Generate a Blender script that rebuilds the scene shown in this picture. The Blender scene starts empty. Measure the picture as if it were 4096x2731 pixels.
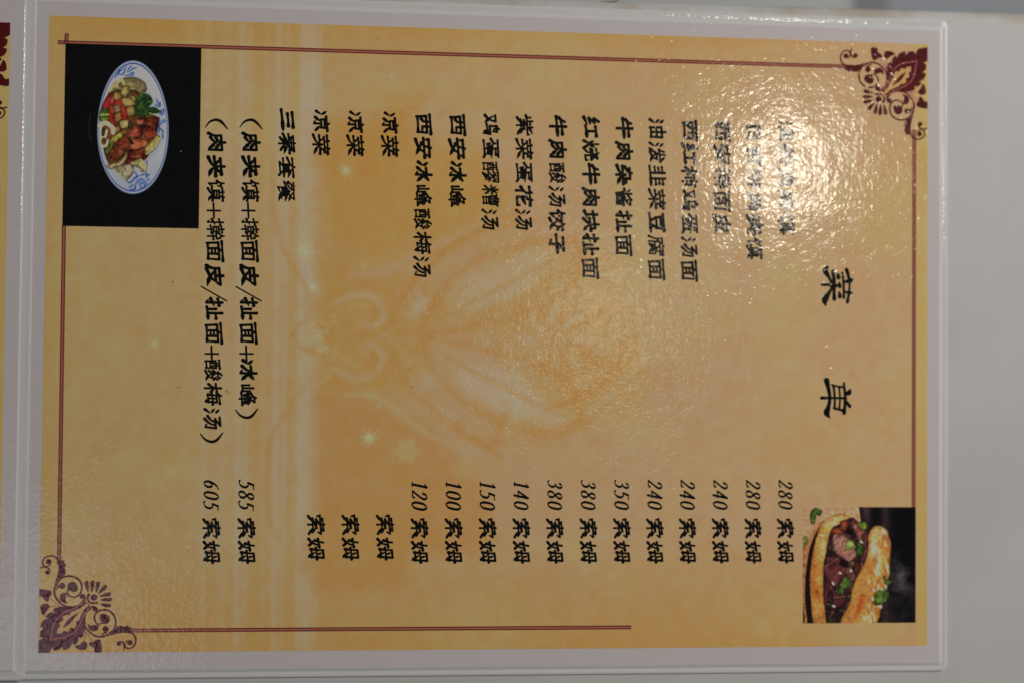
import bpy, bmesh, math, random
import numpy as np
from mathutils import Vector, Matrix

rng = np.random.default_rng(7)
sc = bpy.context.scene
col = sc.collection

# ------------------------------------------------------------------ camera
CAM_ROT = (0.03114800992406963, -0.11229508000109355, 0.010478819295991874)   # rotation vector
CAM_LOC = np.array((-0.05599285992691833, -0.01812448043139493, 0.5352649983339941))
F_MM = 60.0
F_PX = F_MM / 36 * 4096


def rotvec(w):
    w = np.array(w, float)
    t = np.linalg.norm(w)
    k = w / t
    K = np.array([[0, -k[2], k[1]], [k[2], 0, -k[0]], [-k[1], k[0], 0]])
    return np.eye(3) + np.sin(t) * K + (1 - np.cos(t)) * K @ K


CAM_R = rotvec(CAM_ROT)
cd = bpy.data.cameras.new('camera')
cam = bpy.data.objects.new('camera', cd)
col.objects.link(cam)
M4 = Matrix.Identity(4)
for i in range(3):
    for j in range(3):
        M4[i][j] = float(CAM_R[i, j])
    M4[i][3] = float(CAM_LOC[i])
cam.matrix_world = M4
cd.lens = F_MM
cd.sensor_width = 36
cd.clip_start = 0.01
cd.clip_end = 20
cd.dof.use_dof = True
cd.dof.focus_distance = 0.532
cd.dof.aperture_fstop = 3.6
sc.camera = cam

# ------------------------------------------------------------------ world, lamps, exposure
w = bpy.data.worlds.new('World')
sc.world = w
w.use_nodes = True
w.node_tree.nodes['Background'].inputs['Color'].default_value = (0.93, 0.97, 1.0, 1)
w.node_tree.nodes['Background'].inputs['Strength'].default_value = 0.06


def lamp(name, loc, target, size, power, color, shape='DISK', size_y=None):
    l = bpy.data.lights.new(name, 'AREA')
    l.shape = shape
    l.size = size
    if size_y:
        l.size_y = size_y
    l.energy = power
    l.color = color
    o = bpy.data.objects.new(name, l)
    col.objects.link(o)
    o.location = loc
    o.rotation_euler = (Vector(target) - Vector(loc)).to_track_quat('-Z', 'Y').to_euler()
    return o


lamp('ceiling_lamp', (0.272, 0.147, 0.66), (0.05, 0.02, 0), 0.050, 0.29, (1.0, 0.90, 0.74))
lamp('second_lamp', (0.42, 0.115, 2.3), (0.0, 0.0, 0), 0.16, 0.30, (1.0, 0.88, 0.70))
lamp('side_fill', (0.75, 0.42, 0.80), (0.04, 0.02, 0), 0.40, 5.9, (1.0, 0.955, 0.915))  # added side fill: broad diffuse light, kept outside the film's mirror angles
lamp('window_light', (-0.62, -0.55, 3.0), (0.0, 0.0, 0), 0.46, 0.8, (0.90, 0.87, 1.0))

sc.view_settings.view_transform = 'Standard'
sc.view_settings.look = 'None'
sc.view_settings.exposure = 0
sc.view_settings.gamma = 1
sc.view_settings.use_curve_mapping = False
sc.render.engine = 'CYCLES'
sc.cycles.use_denoising = True
sc.cycles.max_bounces = 6


# ------------------------------------------------------------------ photo measurements -> page plane
def plane(x, y, z=0.0):
    """where a point measured in the 4096 x 2731 photograph lies on the page plane"""
    x = np.asarray(x, float)
    y = np.asarray(y, float)
    d = np.stack([(x - 2048) / F_PX, -(y - 1365.5) / F_PX, -np.ones_like(x)], -1) @ CAM_R.T
    t = (z - CAM_LOC[2]) / d[..., 2]
    return CAM_LOC[:2] + d[..., :2] * t[..., None]


def photo(X, Y):
    P = np.stack([X, Y, np.zeros_like(X)], -1) - CAM_LOC
    q = P @ CAM_R
    return 2048 + F_PX * q[..., 0] / -q[..., 2], 1365.5 - F_PX * q[..., 1] / -q[..., 2]


MM = 0.001
PXM = float(np.linalg.norm(plane(2100, 1400) - plane(2000, 1400)) / 100)     # metres per photo pixel


# ------------------------------------------------------------------ objects
def link(name, me, parent=None, mats=()):
    o = bpy.data.objects.new(name, me)
    col.objects.link(o)
    for m in mats:
        me.materials.append(m)
    if parent:
        o.parent = parent
    return o


def thing(name, label, cat, loc=(0, 0, 0), group=None):
    o = bpy.data.objects.new(name, None)
    o.empty_display_size = 0.01
    col.objects.link(o)
    o['label'] = label
    o['category'] = cat
    if group:
        o['group'] = group
    return o


def lin(c):
    c = np.asarray(c, float) / 255
    return np.where(c <= 0.04045, c / 12.92, ((c + 0.055) / 1.055) ** 2.4)


WHITE_SEEN = 0.36      # how bright white paper looks in the picture, to turn seen print colours into albedo


def albedo(c):
    return np.clip(lin(c) / WHITE_SEEN * 0.74, 0.002, 0.92)


# ------------------------------------------------------------------ materials
def film_normal(nt, k=1.0):
    """orange-peel relief of the lamination film, the same on everything under it"""
    N, L = nt.nodes, nt.links
    geo = N.new('ShaderNodeNewGeometry')
    n1 = N.new('ShaderNodeTexNoise')
    n1.inputs['Scale'].default_value = 450
    n1.inputs['Detail'].default_value = 1.0
    n1.inputs['Roughness'].default_value = 0.55
    n1.inputs['Distortion'].default_value = 1.1
    n2 = N.new('ShaderNodeTexNoise')          # broad waves of the sheet
    n2.inputs['Scale'].default_value = 60
    n2.inputs['Detail'].default_value = 1.5
    mp = N.new('ShaderNodeMapping')           # faint creases running down the sheet
    mp.inputs['Scale'].default_value = (900, 45, 1)
    n3 = N.new('ShaderNodeTexNoise')
    n3.inputs['Scale'].default_value = 1
    n3.inputs['Detail'].default_value = 1
    am = N.new('ShaderNodeTexNoise')          # relief is stronger in some patches
    am.inputs['Scale'].default_value = 26
    am.inputs['Detail'].default_value = 1
    ar = N.new('ShaderNodeMapRange')
    ar.inputs['From Min'].default_value = 0.38
    ar.inputs['From Max'].default_value = 0.62
    ar.inputs['To Min'].default_value = 0.65
    ar.inputs['To Max'].default_value = 1.1
    L.new(geo.outputs['Position'], n1.inputs['Vector'])
    L.new(geo.outputs['Position'], n2.inputs['Vector'])
    L.new(geo.outputs['Position'], am.inputs['Vector'])
    L.new(geo.outputs['Position'], mp.inputs['Vector'])
    L.new(mp.outputs['Vector'], n3.inputs['Vector'])
    L.new(am.outputs['Fac'], ar.inputs['Value'])
    m1 = N.new('ShaderNodeMath'); m1.operation = 'MULTIPLY'
    L.new(n1.outputs['Fac'], m1.inputs[0]); L.new(ar.outputs['Result'], m1.inputs[1])
    m2 = N.new('ShaderNodeMath'); m2.operation = 'MULTIPLY_ADD'
    L.new(n2.outputs['Fac'], m2.inputs[0]); m2.inputs[1].default_value = 3.0
    L.new(m1.outputs[0], m2.inputs[2])
    m3 = N.new('ShaderNodeMath'); m3.operation = 'MULTIPLY_ADD'
    L.new(n3.outputs['Fac'], m3.inputs[0]); m3.inputs[1].default_value = 0.22
    L.new(m2.outputs[0], m3.inputs[2])
    b = N.new('ShaderNodeBump')
    b.inputs['Strength'].default_value = 1.0
    b.inputs['Distance'].default_value = 0.000072 * k
    L.new(m3.outputs[0], b.inputs['Height'])
    return b.outputs['Normal']


def print_mat(name, color=None, attr=False, grain=0.05, rough=0.6):
    m = bpy.data.materials.new(name)
    m.use_nodes = True
    nt = m.node_tree
    N, L = nt.nodes, nt.links
    p = N['Principled BSDF']
    p.inputs['Roughness'].default_value = rough
    p.inputs['Specular IOR Level'].default_value = 0.0
    p.inputs['Coat Weight'].default_value = 1.0
    p.inputs['Coat Roughness'].default_value = 0.115
    p.inputs['Coat IOR'].default_value = 1.5
    L.new(film_normal(nt), p.inputs['Coat Normal'])
    if attr:
        a = N.new('ShaderNodeAttribute')
        a.attribute_name = 'ink'
        src = a.outputs['Color']
    else:
        rgb = N.new('ShaderNodeRGB')
        rgb.outputs[0].default_value = (*[float(v) for v in color], 1)
        src = rgb.outputs[0]
    geo = N.new('ShaderNodeNewGeometry')
    n = N.new('ShaderNodeTexNoise')           # print raster and paper grain
    n.inputs['Scale'].default_value = 2600
    n.inputs['Detail'].default_value = 2
    L.new(geo.outputs['Position'], n.inputs['Vector'])
    mr = N.new('ShaderNodeMapRange')
    mr.inputs['From Min'].default_value = 0.3
    mr.inputs['From Max'].default_value = 0.7
    mr.inputs['To Min'].default_value = 1 - grain
    mr.inputs['To Max'].default_value = 1 + grain
    L.new(n.outputs['Fac'], mr.inputs['Value'])
    vm = N.new('ShaderNodeVectorMath'); vm.operation = 'SCALE'
    L.new(src, vm.inputs[0]); L.new(mr.outputs['Result'], vm.inputs['Scale'])
    L.new(vm.outputs['Vector'], p.inputs['Base Color'])
    return m


def film_mat():
    m = bpy.data.materials.new('clear_film')
    m.use_nodes = True
    nt = m.node_tree
    N, L = nt.nodes, nt.links
    N.remove(N['Principled BSDF'])
    out = N['Material Output']
    tr = N.new('ShaderNodeBsdfTransparent'); tr.inputs['Color'].default_value = (0.985, 0.995, 0.99, 1)
    df = N.new('ShaderNodeBsdfDiffuse'); df.inputs['Color'].default_value = (0.94, 0.94, 0.93, 1)
    gl = N.new('ShaderNodeBsdfGlossy'); gl.inputs['Roughness'].default_value = 0.11
    nrm = film_normal(nt, 1.4)
    fr = N.new('ShaderNodeFresnel'); fr.inputs['IOR'].default_value = 1.5
    L.new(nrm, gl.inputs['Normal']); L.new(nrm, fr.inputs['Normal'])
    a = N.new('ShaderNodeMixShader'); a.inputs['Fac'].default_value = 0.88
    L.new(tr.outputs[0], a.inputs[1]); L.new(df.outputs[0], a.inputs[2])
    b = N.new('ShaderNodeMixShader')
    L.new(fr.outputs[0], b.inputs['Fac']); L.new(a.outputs[0], b.inputs[1]); L.new(gl.outputs[0], b.inputs[2])
    L.new(b.outputs[0], out.inputs['Surface'])
    return m


def table_mat():
    m = bpy.data.materials.new('white_tabletop')
    m.use_nodes = True
    nt = m.node_tree
    N, L = nt.nodes, nt.links
    p = N['Principled BSDF']
    p.inputs['Roughness'].default_value = 0.42
    p.inputs['Specular IOR Level'].default_value = 0.25
    geo = N.new('ShaderNodeNewGeometry')
    n = N.new('ShaderNodeTexNoise'); n.inputs['Scale'].default_value = 22; n.inputs['Detail'].default_value = 5
    n2 = N.new('ShaderNodeTexNoise'); n2.inputs['Scale'].default_value = 1500; n2.inputs['Detail'].default_value = 2
    L.new(geo.outputs['Position'], n.inputs['Vector']); L.new(geo.outputs['Position'], n2.inputs['Vector'])
    r = N.new('ShaderNodeValToRGB')
    r.color_ramp.elements[0].position = 0.3
    r.color_ramp.elements[0].color = (0.66, 0.645, 0.625, 1)
    r.color_ramp.elements[1].position = 0.62
    r.color_ramp.elements[1].color = (0.71, 0.70, 0.69, 1)
    L.new(n.outputs['Fac'], r.inputs['Fac'])
    mr = N.new('ShaderNodeMapRange'); mr.inputs['To Min'].default_value = 0.95; mr.inputs['To Max'].default_value = 1.05
    L.new(n2.outputs['Fac'], mr.inputs['Value'])
    vm = N.new('ShaderNodeVectorMath'); vm.operation = 'SCALE'
    L.new(r.outputs['Color'], vm.inputs[0]); L.new(mr.outputs['Result'], vm.inputs['Scale'])
    # worn brownish rim: the attribute is 1 at the rounded edge
    a = N.new('ShaderNodeAttribute'); a.attribute_name = 'wear'
    n3 = N.new('ShaderNodeTexNoise'); n3.inputs['Scale'].default_value = 60; n3.inputs['Detail'].default_value = 4
    L.new(geo.outputs['Position'], n3.inputs['Vector'])
    mr3 = N.new('ShaderNodeMapRange'); mr3.inputs['From Min'].default_value = 0.42; mr3.inputs['From Max'].default_value = 0.68
    L.new(n3.outputs['Fac'], mr3.inputs['Value'])
    mu = N.new('ShaderNodeMath'); mu.operation = 'MULTIPLY'
    L.new(a.outputs['Fac'], mu.inputs[0]); L.new(mr3.outputs['Result'], mu.inputs[1])
    mx = N.new('ShaderNodeMix'); mx.data_type = 'RGBA'
    L.new(mu.outputs[0], mx.inputs['Factor']); L.new(vm.outputs['Vector'], mx.inputs['A'])
    mx.inputs['B'].default_value = (0.55, 0.50, 0.42, 1)
    L.new(mx.outputs['Result'], p.inputs['Base Color'])
    return m


def plain_mat(name, color, rough=0.5):
    m = bpy.data.materials.new(name)
    m.use_nodes = True
    nt = m.node_tree
    p = nt.nodes['Principled BSDF']
    p.inputs['Roughness'].default_value = rough
    n = nt.nodes.new('ShaderNodeTexNoise'); n.inputs['Scale'].default_value = 40
    r = nt.nodes.new('ShaderNodeValToRGB')
    r.color_ramp.elements[0].color = (*[c * 0.9 for c in color], 1)
    r.color_ramp.elements[1].color = (*[c * 1.1 for c in color], 1)
    nt.links.new(n.outputs['Fac'], r.inputs['Fac'])
    nt.links.new(r.outputs['Color'], p.inputs['Base Color'])
    return m


M_PAPER = print_mat('white_paper', albedo((167, 161, 161)), grain=0.02)
M_PRINT = print_mat('printed_colour', attr=True, grain=0.05)
M_INK = print_mat('black_ink', (0.004, 0.005, 0.005), grain=0.2)
M_MAROON = print_mat('maroon_ink', albedo((70, 14, 19)), grain=0.1)
M_ROSE = print_mat('rose_ink', albedo((150, 78, 74)), grain=0.08)
M_LINE_D = print_mat('dark_line_ink', albedo((86, 38, 37)), grain=0.1)
M_LINE_L = print_mat('pale_line_ink', albedo((148, 86, 68)), grain=0.08)
M_TAN = print_mat('tan_ink', albedo((186, 140, 86)), grain=0.05)
M_FILM = film_mat()
M_TABLE = table_mat()


# ------------------------------------------------------------------ flat shapes in the plane
class Flat:
    """collects flat polygons; every new shape lies a hair above the one before"""
    def __init__(self, z, dz=1.5e-6):
        self.v, self.f, self.m = [], [], []
        self.z, self.dz = z, dz

    def poly_faces(self, pts, faces, mat=0):
        b = len(self.v)
        self.v += [(float(x), float(y), self.z) for x, y in pts]
        self.f += [tuple(b + i for i in f) for f in faces]
        self.m += [mat] * len(faces)
        self.z += self.dz

    def ngon(self, pts, mat=0):
        self.poly_faces(pts, [tuple(range(len(pts)))], mat)

    def build(self, name, mats, parent):
        me = bpy.data.meshes.new(name)
        me.from_pydata(self.v, [], self.f)
        me.polygons.foreach_set('material_index', self.m)
        bm = bmesh.new(); bm.from_mesh(me)
        bmesh.ops.triangulate(bm, faces=[f for f in bm.faces if len(f.verts) > 4])
        bm.normal_update()
        for f in bm.faces:
            if f.normal.z < 0:
                f.normal_flip()
        bm.to_mesh(me); bm.free()
        return link(name, me, parent, mats)


def smooth(pts, n=6, closed=False):
    p = np.asarray(pts, float)
    if len(p) < 3:
        t = np.linspace(0, 1, n + 1)[:, None]
        return p[:1] * (1 - t) + p[1:] * t
    q = np.concatenate([p[-2:-1] if closed else 2 * p[:1] - p[1:2], p, p[1:2] if closed else 2 * p[-1:] - p[-2:-1]])
    out = []
    for i in range(len(p) - 1):
        a, b, c, d = q[i:i + 4]
        for t in np.arange(n) / n:
            out.append(0.5 * ((2 * b) + (c - a) * t + (2 * a - 5 * b + 4 * c - d) * t * t + (3 * b - a - 3 * c + d) * t ** 3))
    out.append(p[-1])
    return np.array(out)


def ribbon(flat, pts, width, mat=0, n=6, closed=False, cap=True):
    """pts: k x 2 (or k x 3 with a width each) -> a brushed stroke with rounded ends"""
    p = smooth(pts, n, closed)
    wd = p[:, 2] if p.shape[1] > 2 else (np.full(len(p), width) if np.isscalar(width) else np.interp(np.linspace(0, 1, len(p)), np.linspace(0, 1, len(width)), width))
    c = p[:, :2]
    t = np.gradient(c, axis=0)
    if closed:
        t[0] = t[-1] = c[1] - c[-2]
    t /= np.linalg.norm(t, axis=1)[:, None] + 1e-12
    nrm = np.stack([-t[:, 1], t[:, 0]], 1)
    l, r = c + nrm * wd[:, None] / 2, c - nrm * wd[:, None] / 2
    k = len(c)
    V = list(l) + list(r)
    F = [(i, i + 1, k + i + 1, k + i) for i in range(k - 1)]
    if cap and not closed:
        for e, s in ((0, -1), (k - 1, 1)):
            b = len(V)
            a0 = math.atan2(nrm[e][1], nrm[e][0])
            arc = [c[e] + wd[e] / 2 * np.array([math.cos(a0 - s * math.pi * q / 6), math.sin(a0 - s * math.pi * q / 6)]) for q in range(1, 6)]
            V += arc
            F.append((e, *range(b, b + 5), k + e))
    flat.poly_faces(V, F, mat)


def disc(flat, c, r, mat=0, n=20):
    flat.ngon([(c[0] + r * math.cos(a), c[1] + r * math.sin(a)) for a in np.linspace(0, 2 * math.pi, n, endpoint=False)], mat)


# ------------------------------------------------------------------ painted prints: ink colour at the points of a fine grid
def vnoise(x, y, scale, seed):
    r = np.random.default_rng(seed)
    T = r.random((256, 256))
    x = x / scale; y = y / scale
    xi = np.floor(x).astype(int); yi = np.floor(y).astype(int)
    fx = x - xi; fy = y - yi
    fx = fx * fx * (3 - 2 * fx); fy = fy * fy * (3 - 2 * fy)
    g = lambda i, j: T[(xi + i) % 256, (yi + j) % 256]
    return (g(0, 0) * (1 - fx) + g(1, 0) * fx) * (1 - fy) + (g(0, 1) * (1 - fx) + g(1, 1) * fx) * fy


def fbm(x, y, scale, seed, oct=4):
    s = 0; a = 1; t = 0
    for i in range(oct):
        s = s + a * vnoise(x, y, scale / 2 ** i, seed + i); t += a; a *= 0.55
    return s / t


class Paint:
    """a flat print: rectangle between plane corners, colours painted in measured coordinates"""
    def __init__(self, x0, y0, x1, y1, nx, ny, conv):
        self.X, self.Y = np.meshgrid(np.linspace(x0, x1, nx), np.linspace(y0, y1, ny))
        px, py = photo(self.X, self.Y)
        self.x, self.y = conv(px, py)
        self.c = np.zeros((ny, nx, 3))
        self.nx, self.ny = nx, ny

    def mix(self, mask, color):
        color = np.asarray(color, float)
        self.c += (color - self.c) * np.clip(mask, 0, 1)[..., None]

    def sd_poly(self, pts):
        p = np.asarray(pts, float)
        q = np.roll(p, -1, 0)
        inside = np.zeros(self.x.shape, bool)
        d = np.full(self.x.shape, 1e9)
        for (ax, ay), (bx, by) in zip(p, q):
            ex, ey = bx - ax, by - ay
            wx, wy = self.x - ax, self.y - ay
            t = np.clip((wx * ex + wy * ey) / (ex * ex + ey * ey + 1e-9), 0, 1)
            d = np.minimum(d, (wx - t * ex) ** 2 + (wy - t * ey) ** 2)
            if ay != by:
                c = ((ay > self.y) != (by > self.y)) & (self.x < ex * (self.y - ay) / (by - ay) + ax)
                inside ^= c
        d = np.sqrt(d)
        return np.where(inside, -d, d)

    def poly(self, pts, color, soft=8, a=1.0, round_=True, wob=0.0, seed=3):
        pts = smooth(list(pts) + [pts[0]], 4, True)[:-1] if round_ else pts
        s = self.sd_poly(pts)
        if wob:
            s = s + (fbm(self.x, self.y, wob * 5, seed, 3) - 0.5) * 2 * wob
        m = a * np.clip(0.5 - s / soft, 0, 1)
        self.mix(m, color)
        return m

    def shade(self, pts, depth=0.4, width=14, round_=True):
        pts = smooth(list(pts) + [pts[0]], 4, True)[:-1] if round_ else pts
        sd = self.sd_poly(pts)
        self.c *= np.where(sd < 3, 1 - depth * np.exp(np.minimum(sd, 0) / width), 1)[..., None]

    def blob(self, cx, cy, rx, ry, color, ang=0, soft=0.3, a=1.0):
        ca, sa = math.cos(math.radians(ang)), math.sin(math.radians(ang))
        dx, dy = self.x - cx, self.y - cy
        r = np.sqrt(((dx * ca + dy * sa) / rx) ** 2 + ((-dx * sa + dy * ca) / ry) ** 2)
        m = a * np.clip((1 + soft / 2 - r) / soft, 0, 1)
        m = m * m * (3 - 2 * m) if a == 1 else m
        self.mix(m, color)

    def curve(self, pts, width, color, soft=6, a=1.0, n=5):
        p = smooth(pts, n)
        d = np.full(self.x.shape, 1e9)
        wmin = np.full(self.x.shape, 1.0)
        wd = np.full(len(p), width) if np.isscalar(width) else np.interp(np.linspace(0, 1, len(p)), np.linspace(0, 1, len(width)), width)
        x0, x1 = p[:, 0].min() - wd.max() - soft * 2, p[:, 0].max() + wd.max() + soft * 2
        y0, y1 = p[:, 1].min() - wd.max() - soft * 2, p[:, 1].max() + wd.max() + soft * 2
        sel = (self.x > x0) & (self.x < x1) & (self.y > y0) & (self.y < y1)
        xs, ys = self.x[sel], self.y[sel]
        if not len(xs):
            return
        dd = np.full(xs.shape, 1e9)
        for i in range(len(p) - 1):
            (ax, ay), (bx, by) = p[i, :2], p[i + 1, :2]
            ex, ey = bx - ax, by - ay
            t = np.clip(((xs - ax) * ex + (ys - ay) * ey) / (ex * ex + ey * ey + 1e-9), 0, 1)
            dd = np.minimum(dd, np.hypot(xs - ax - t * ex, ys - ay - t * ey) - (wd[i] * (1 - t) + wd[i + 1] * t) / 2)
        m = np.zeros(self.x.shape)
        m[sel] = a * np.clip(0.5 - dd / soft, 0, 1)
        m = m * m * (3 - 2 * m) if a == 1 else m
        self.mix(m, color)

    def build(self, name, z, parent):
        nx, ny = self.nx, self.ny
        n = nx * ny
        co = np.stack([self.X, self.Y, np.full_like(self.X, z)], -1).reshape(-1, 3)
        i = np.arange(nx - 1)[None, :] + np.arange(ny - 1)[:, None] * nx
        quads = np.stack([i, i + 1, i + 1 + nx, i + nx], -1).reshape(-1, 4)
        if (self.X[0, 1] - self.X[0, 0]) * (self.Y[1, 0] - self.Y[0, 0]) < 0:
            quads = quads[:, ::-1]
        me = bpy.data.meshes.new(name)
        me.vertices.add(n); me.vertices.foreach_set('co', co.ravel())
        me.loops.add(quads.size); me.loops.foreach_set('vertex_index', quads.ravel().astype(np.int32))
        me.polygons.add(len(quads)); me.polygons.foreach_set('loop_start', np.arange(0, quads.size, 4, dtype=np.int32))
        at = me.color_attributes.new('ink', 'FLOAT_COLOR', 'POINT')
        rgba = np.ones((n, 4)); rgba[:, :3] = albedo(np.clip(self.c, 0, 255)).reshape(-1, 3)
        at.data.foreach_set('color', rgba.ravel().astype(np.float32))
        me.update(calc_edges=True); me.validate()
        return link(name, me, parent, [M_PRINT])


# ================================================================== THE SETTING
TZ = -0.0009          # tabletop height below the print

# tabletop with a rounded far edge
e0, e1 = plane(2590, 2, TZ), plane(4096, 49, TZ)
ed = (e1 - e0) / np.linalg.norm(e1 - e0)
en = np.array([-ed[1], ed[0]])
if en[1] < 0:
    en = -en
prof = [(-0.60, 0.0, 0), (-0.006, 0.0, 0), (-0.0045, 0.0, 0.0), (-0.0032, 0.0, 1.0)] + \
       [(-0.003 + 0.003 * math.sin(a), -0.003 + 0.003 * math.cos(a), 1.0) for a in np.linspace(0.15, math.pi / 2, 8)] + [(0.0, -0.018, 0.3)]
ss = np.linspace(-0.75, 0.55, 40)
V, wear = [], []
for s in ss:
    for (o_, z_, w_) in prof:
        q = e0 + ed * s + en * o_
        V.append((q[0], q[1], TZ + z_)); wear.append(w_)
k = len(prof)
Fq = [(i * k + j, (i + 1) * k + j, (i + 1) * k + j + 1, i * k + j + 1) for i in range(len(ss) - 1) for j in range(k - 1)]
me = bpy.data.meshes.new('tabletop')
me.from_pydata(V, [], Fq)
at = me.attributes.new('wear', 'FLOAT', 'POINT')
at.data.foreach_set('value', wear)
for p_ in me.polygons:
    p_.use_smooth = True
o = link('tabletop', me, None, [M_TABLE])
o['kind'] = 'structure'; o['label'] = 'white tabletop with a rounded worn far edge'

# floor tiles far below, out of focus
mf = bpy.data.materials.new('grey_floor')
mf.use_nodes = True
nt = mf.node_tree
pb = nt.nodes['Principled BSDF']; pb.inputs['Roughness'].default_value = 0.5
geo = nt.nodes.new('ShaderNodeNewGeometry'); sx = nt.nodes.new('ShaderNodeSeparateXYZ')
nt.links.new(geo.outputs['Position'], sx.inputs[0])
fx0, fx1 = 0.0, 0.30
fpos = lambda px_: (float(plane(px_, 20, -0.12)[0]) - fx0) / (fx1 - fx0)
mr = nt.nodes.new('ShaderNodeMapRange'); mr.inputs['From Min'].default_value = fx0; mr.inputs['From Max'].default_value = fx1
nt.links.new(sx.outputs['X'], mr.inputs['Value'])
cr = nt.nodes.new('ShaderNodeValToRGB')
FX = [(0.0, (0.58, 0.60, 0.60)), (fpos(3385), (0.52, 0.56, 0.57)), (fpos(3430), (0.19, 0.21, 0.22)), (fpos(3530), (0.18, 0.20, 0.21)), (fpos(3575), (0.30, 0.335, 0.38)), (1.0, (0.20, 0.22, 0.25))]
while len(cr.color_ramp.elements) < len(FX):
    cr.color_ramp.elements.new(0.5)
for el, (ps, cc) in zip(cr.color_ramp.elements, FX):
    el.position = ps; el.color = (*cc, 1)
nt.links.new(mr.outputs['Result'], cr.inputs['Fac'])
nt.links.new(cr.outputs['Color'], pb.inputs['Base Color'])
me = bpy.data.meshes.new('floor')
me.from_pydata([(-3, -3, -0.12), (3, -3, -0.12), (3, 3, -0.12), (-3, 3, -0.12)], [], [(0, 1, 2, 3)])
o = link('floor', me, None, [mf])
o['kind'] = 'structure'; o['label'] = 'grey floor far below the table'

# dark stud at the far edge
bm = bmesh.new()
c0 = plane(2467, -35, TZ)
pr = [(0.0, 0.0026), (0.0012, 0.0025), (0.0022, 0.0019), (0.0029, 0.0010), (0.0031, 0.0002), (0.0031, 0.0)]
rings = [[bm.verts.new((c0[0] + r * math.cos(a), c0[1] + r * math.sin(a), TZ + z)) for a in np.linspace(0, 2 * math.pi, 24, endpoint=False)] for r, z in pr[1:]]
top = bm.verts.new((c0[0], c0[1], TZ + pr[0][1]))
for i in range(24):
    bm.faces.new((top, rings[0][i], rings[0][(i + 1) % 24]))
    for a, b in zip(rings, rings[1:]):
        bm.faces.new((a[i], b[i], b[(i + 1) % 24], a[(i + 1) % 24]))
for f in bm.faces:
    f.smooth = True
me = bpy.data.meshes.new('stud'); bm.to_mesh(me); bm.free()
o = link('stud', me, None, [plain_mat('dark_rubber', (0.02, 0.02, 0.02), 0.4)])
o['label'] = 'small dark round stud on the far rim of the white table'; o['category'] = 'stud'


# ================================================================== PAGES
def slab(name, corners, z0, z1, mat, parent):
    me = bpy.data.meshes.new(name)
    n = len(corners)
    V = [(x, y, z1) for x, y in corners] + [(x, y, z0) for x, y in corners]
    area = sum(corners[i][0] * corners[(i + 1) % n][1] - corners[(i + 1) % n][0] * corners[i][1] for i in range(n))
    up = tuple(range(n)) if area > 0 else tuple(range(n))[::-1]
    F = [up] + [(i, n + i, n + (i + 1) % n, (i + 1) % n) if area > 0 else ((i + 1) % n, n + (i + 1) % n, n + i, i) for i in range(n)]
    me.from_pydata(V, [], F)
    return link(name, me, parent, [mat])


def film_ring(name, inner, outer, r_out, zprof, parent, seed=1):
    """clear film sealed round the paper: a strip whose profile dips at the paper edge; inner and outer are (x0,y0,x1,y1)"""
    ix0, iy0, ix1, iy1 = inner
    ox0, oy0, ox1, oy1 = outer
    m = 120
    V, F = [], []
    # walk the perimeter; each station gives an inner point and an outer point
    st = []
    def side(a, b, p, q, nn):
        for t in np.linspace(0, 1, nn, endpoint=False):
            st.append((a + (b - a) * t, p + (q - p) * t))
    A = [np.array(v) for v in ((ix0, iy0), (ix1, iy0), (ix1, iy1), (ix0, iy1))]
    B = [np.array(v) for v in ((ox0, oy0), (ox1, oy0), (ox1, oy1), (ox0, oy1))]
    sx = [(1, 1), (-1, 1), (-1, -1), (1, -1)]
    for i in range(4):
        j = (i + 1) % 4
        d = (B[j] - B[i]) / np.linalg.norm(B[j] - B[i])
        side(A[i], A[j], B[i] + d * r_out, B[j] - d * r_out, m)
        c = B[j] + np.array(sx[j]) * r_out
        a0 = [-math.pi / 2, 0, math.pi / 2, math.pi][i]
        for t in np.linspace(0, 1, 10, endpoint=False):
            st.append((A[j], c + r_out * np.array([math.cos(a0 + t * math.pi / 2), math.sin(a0 + t * math.pi / 2)])))
    r = np.random.default_rng(seed)
    ns = len(st)
    ph = np.convolve(np.tile(r.random(ns), 3), np.ones(9) / 9, 'same')[ns:2 * ns] - 0.5
    for i, (a, b) in enumerate(st):
        for t, z in zprof:
            tt = t + (ph[i] * 0.5 * t * (1 - t) if 0 < t < 1 else 0)
            q = a + (b - a) * tt
            V.append((q[0], q[1], z + (ph[i] * 0.00012 if 0 < t < 0.9 else 0)))
    kk = len(zprof)
    for i in range(ns):
        j = (i + 1) % ns
        for s in range(kk - 1):
            F.append((i * kk + s, i * kk + s + 1, j * kk + s + 1, j * kk + s))
    me = bpy.data.meshes.new(name)
    me.from_pydata(V, [], F)
    me.validate()
    for p_ in me.polygons:
        p_.use_smooth = True
    return link(name, me, parent, [M_FILM])


def rect_from(tl, tr, br, bl, z=0.0):
    P = [plane(*q, z) for q in (tl, tr, br, bl)]
    return ((P[0][0] + P[3][0]) / 2, (P[2][1] + P[3][1]) / 2, (P[1][0] + P[2][0]) / 2, (P[0][1] + P[1][1]) / 2)


def rect_pts(r):
    return [(r[0], r[1]), (r[2], r[1]), (r[2], r[3]), (r[0], r[3])]


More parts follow.
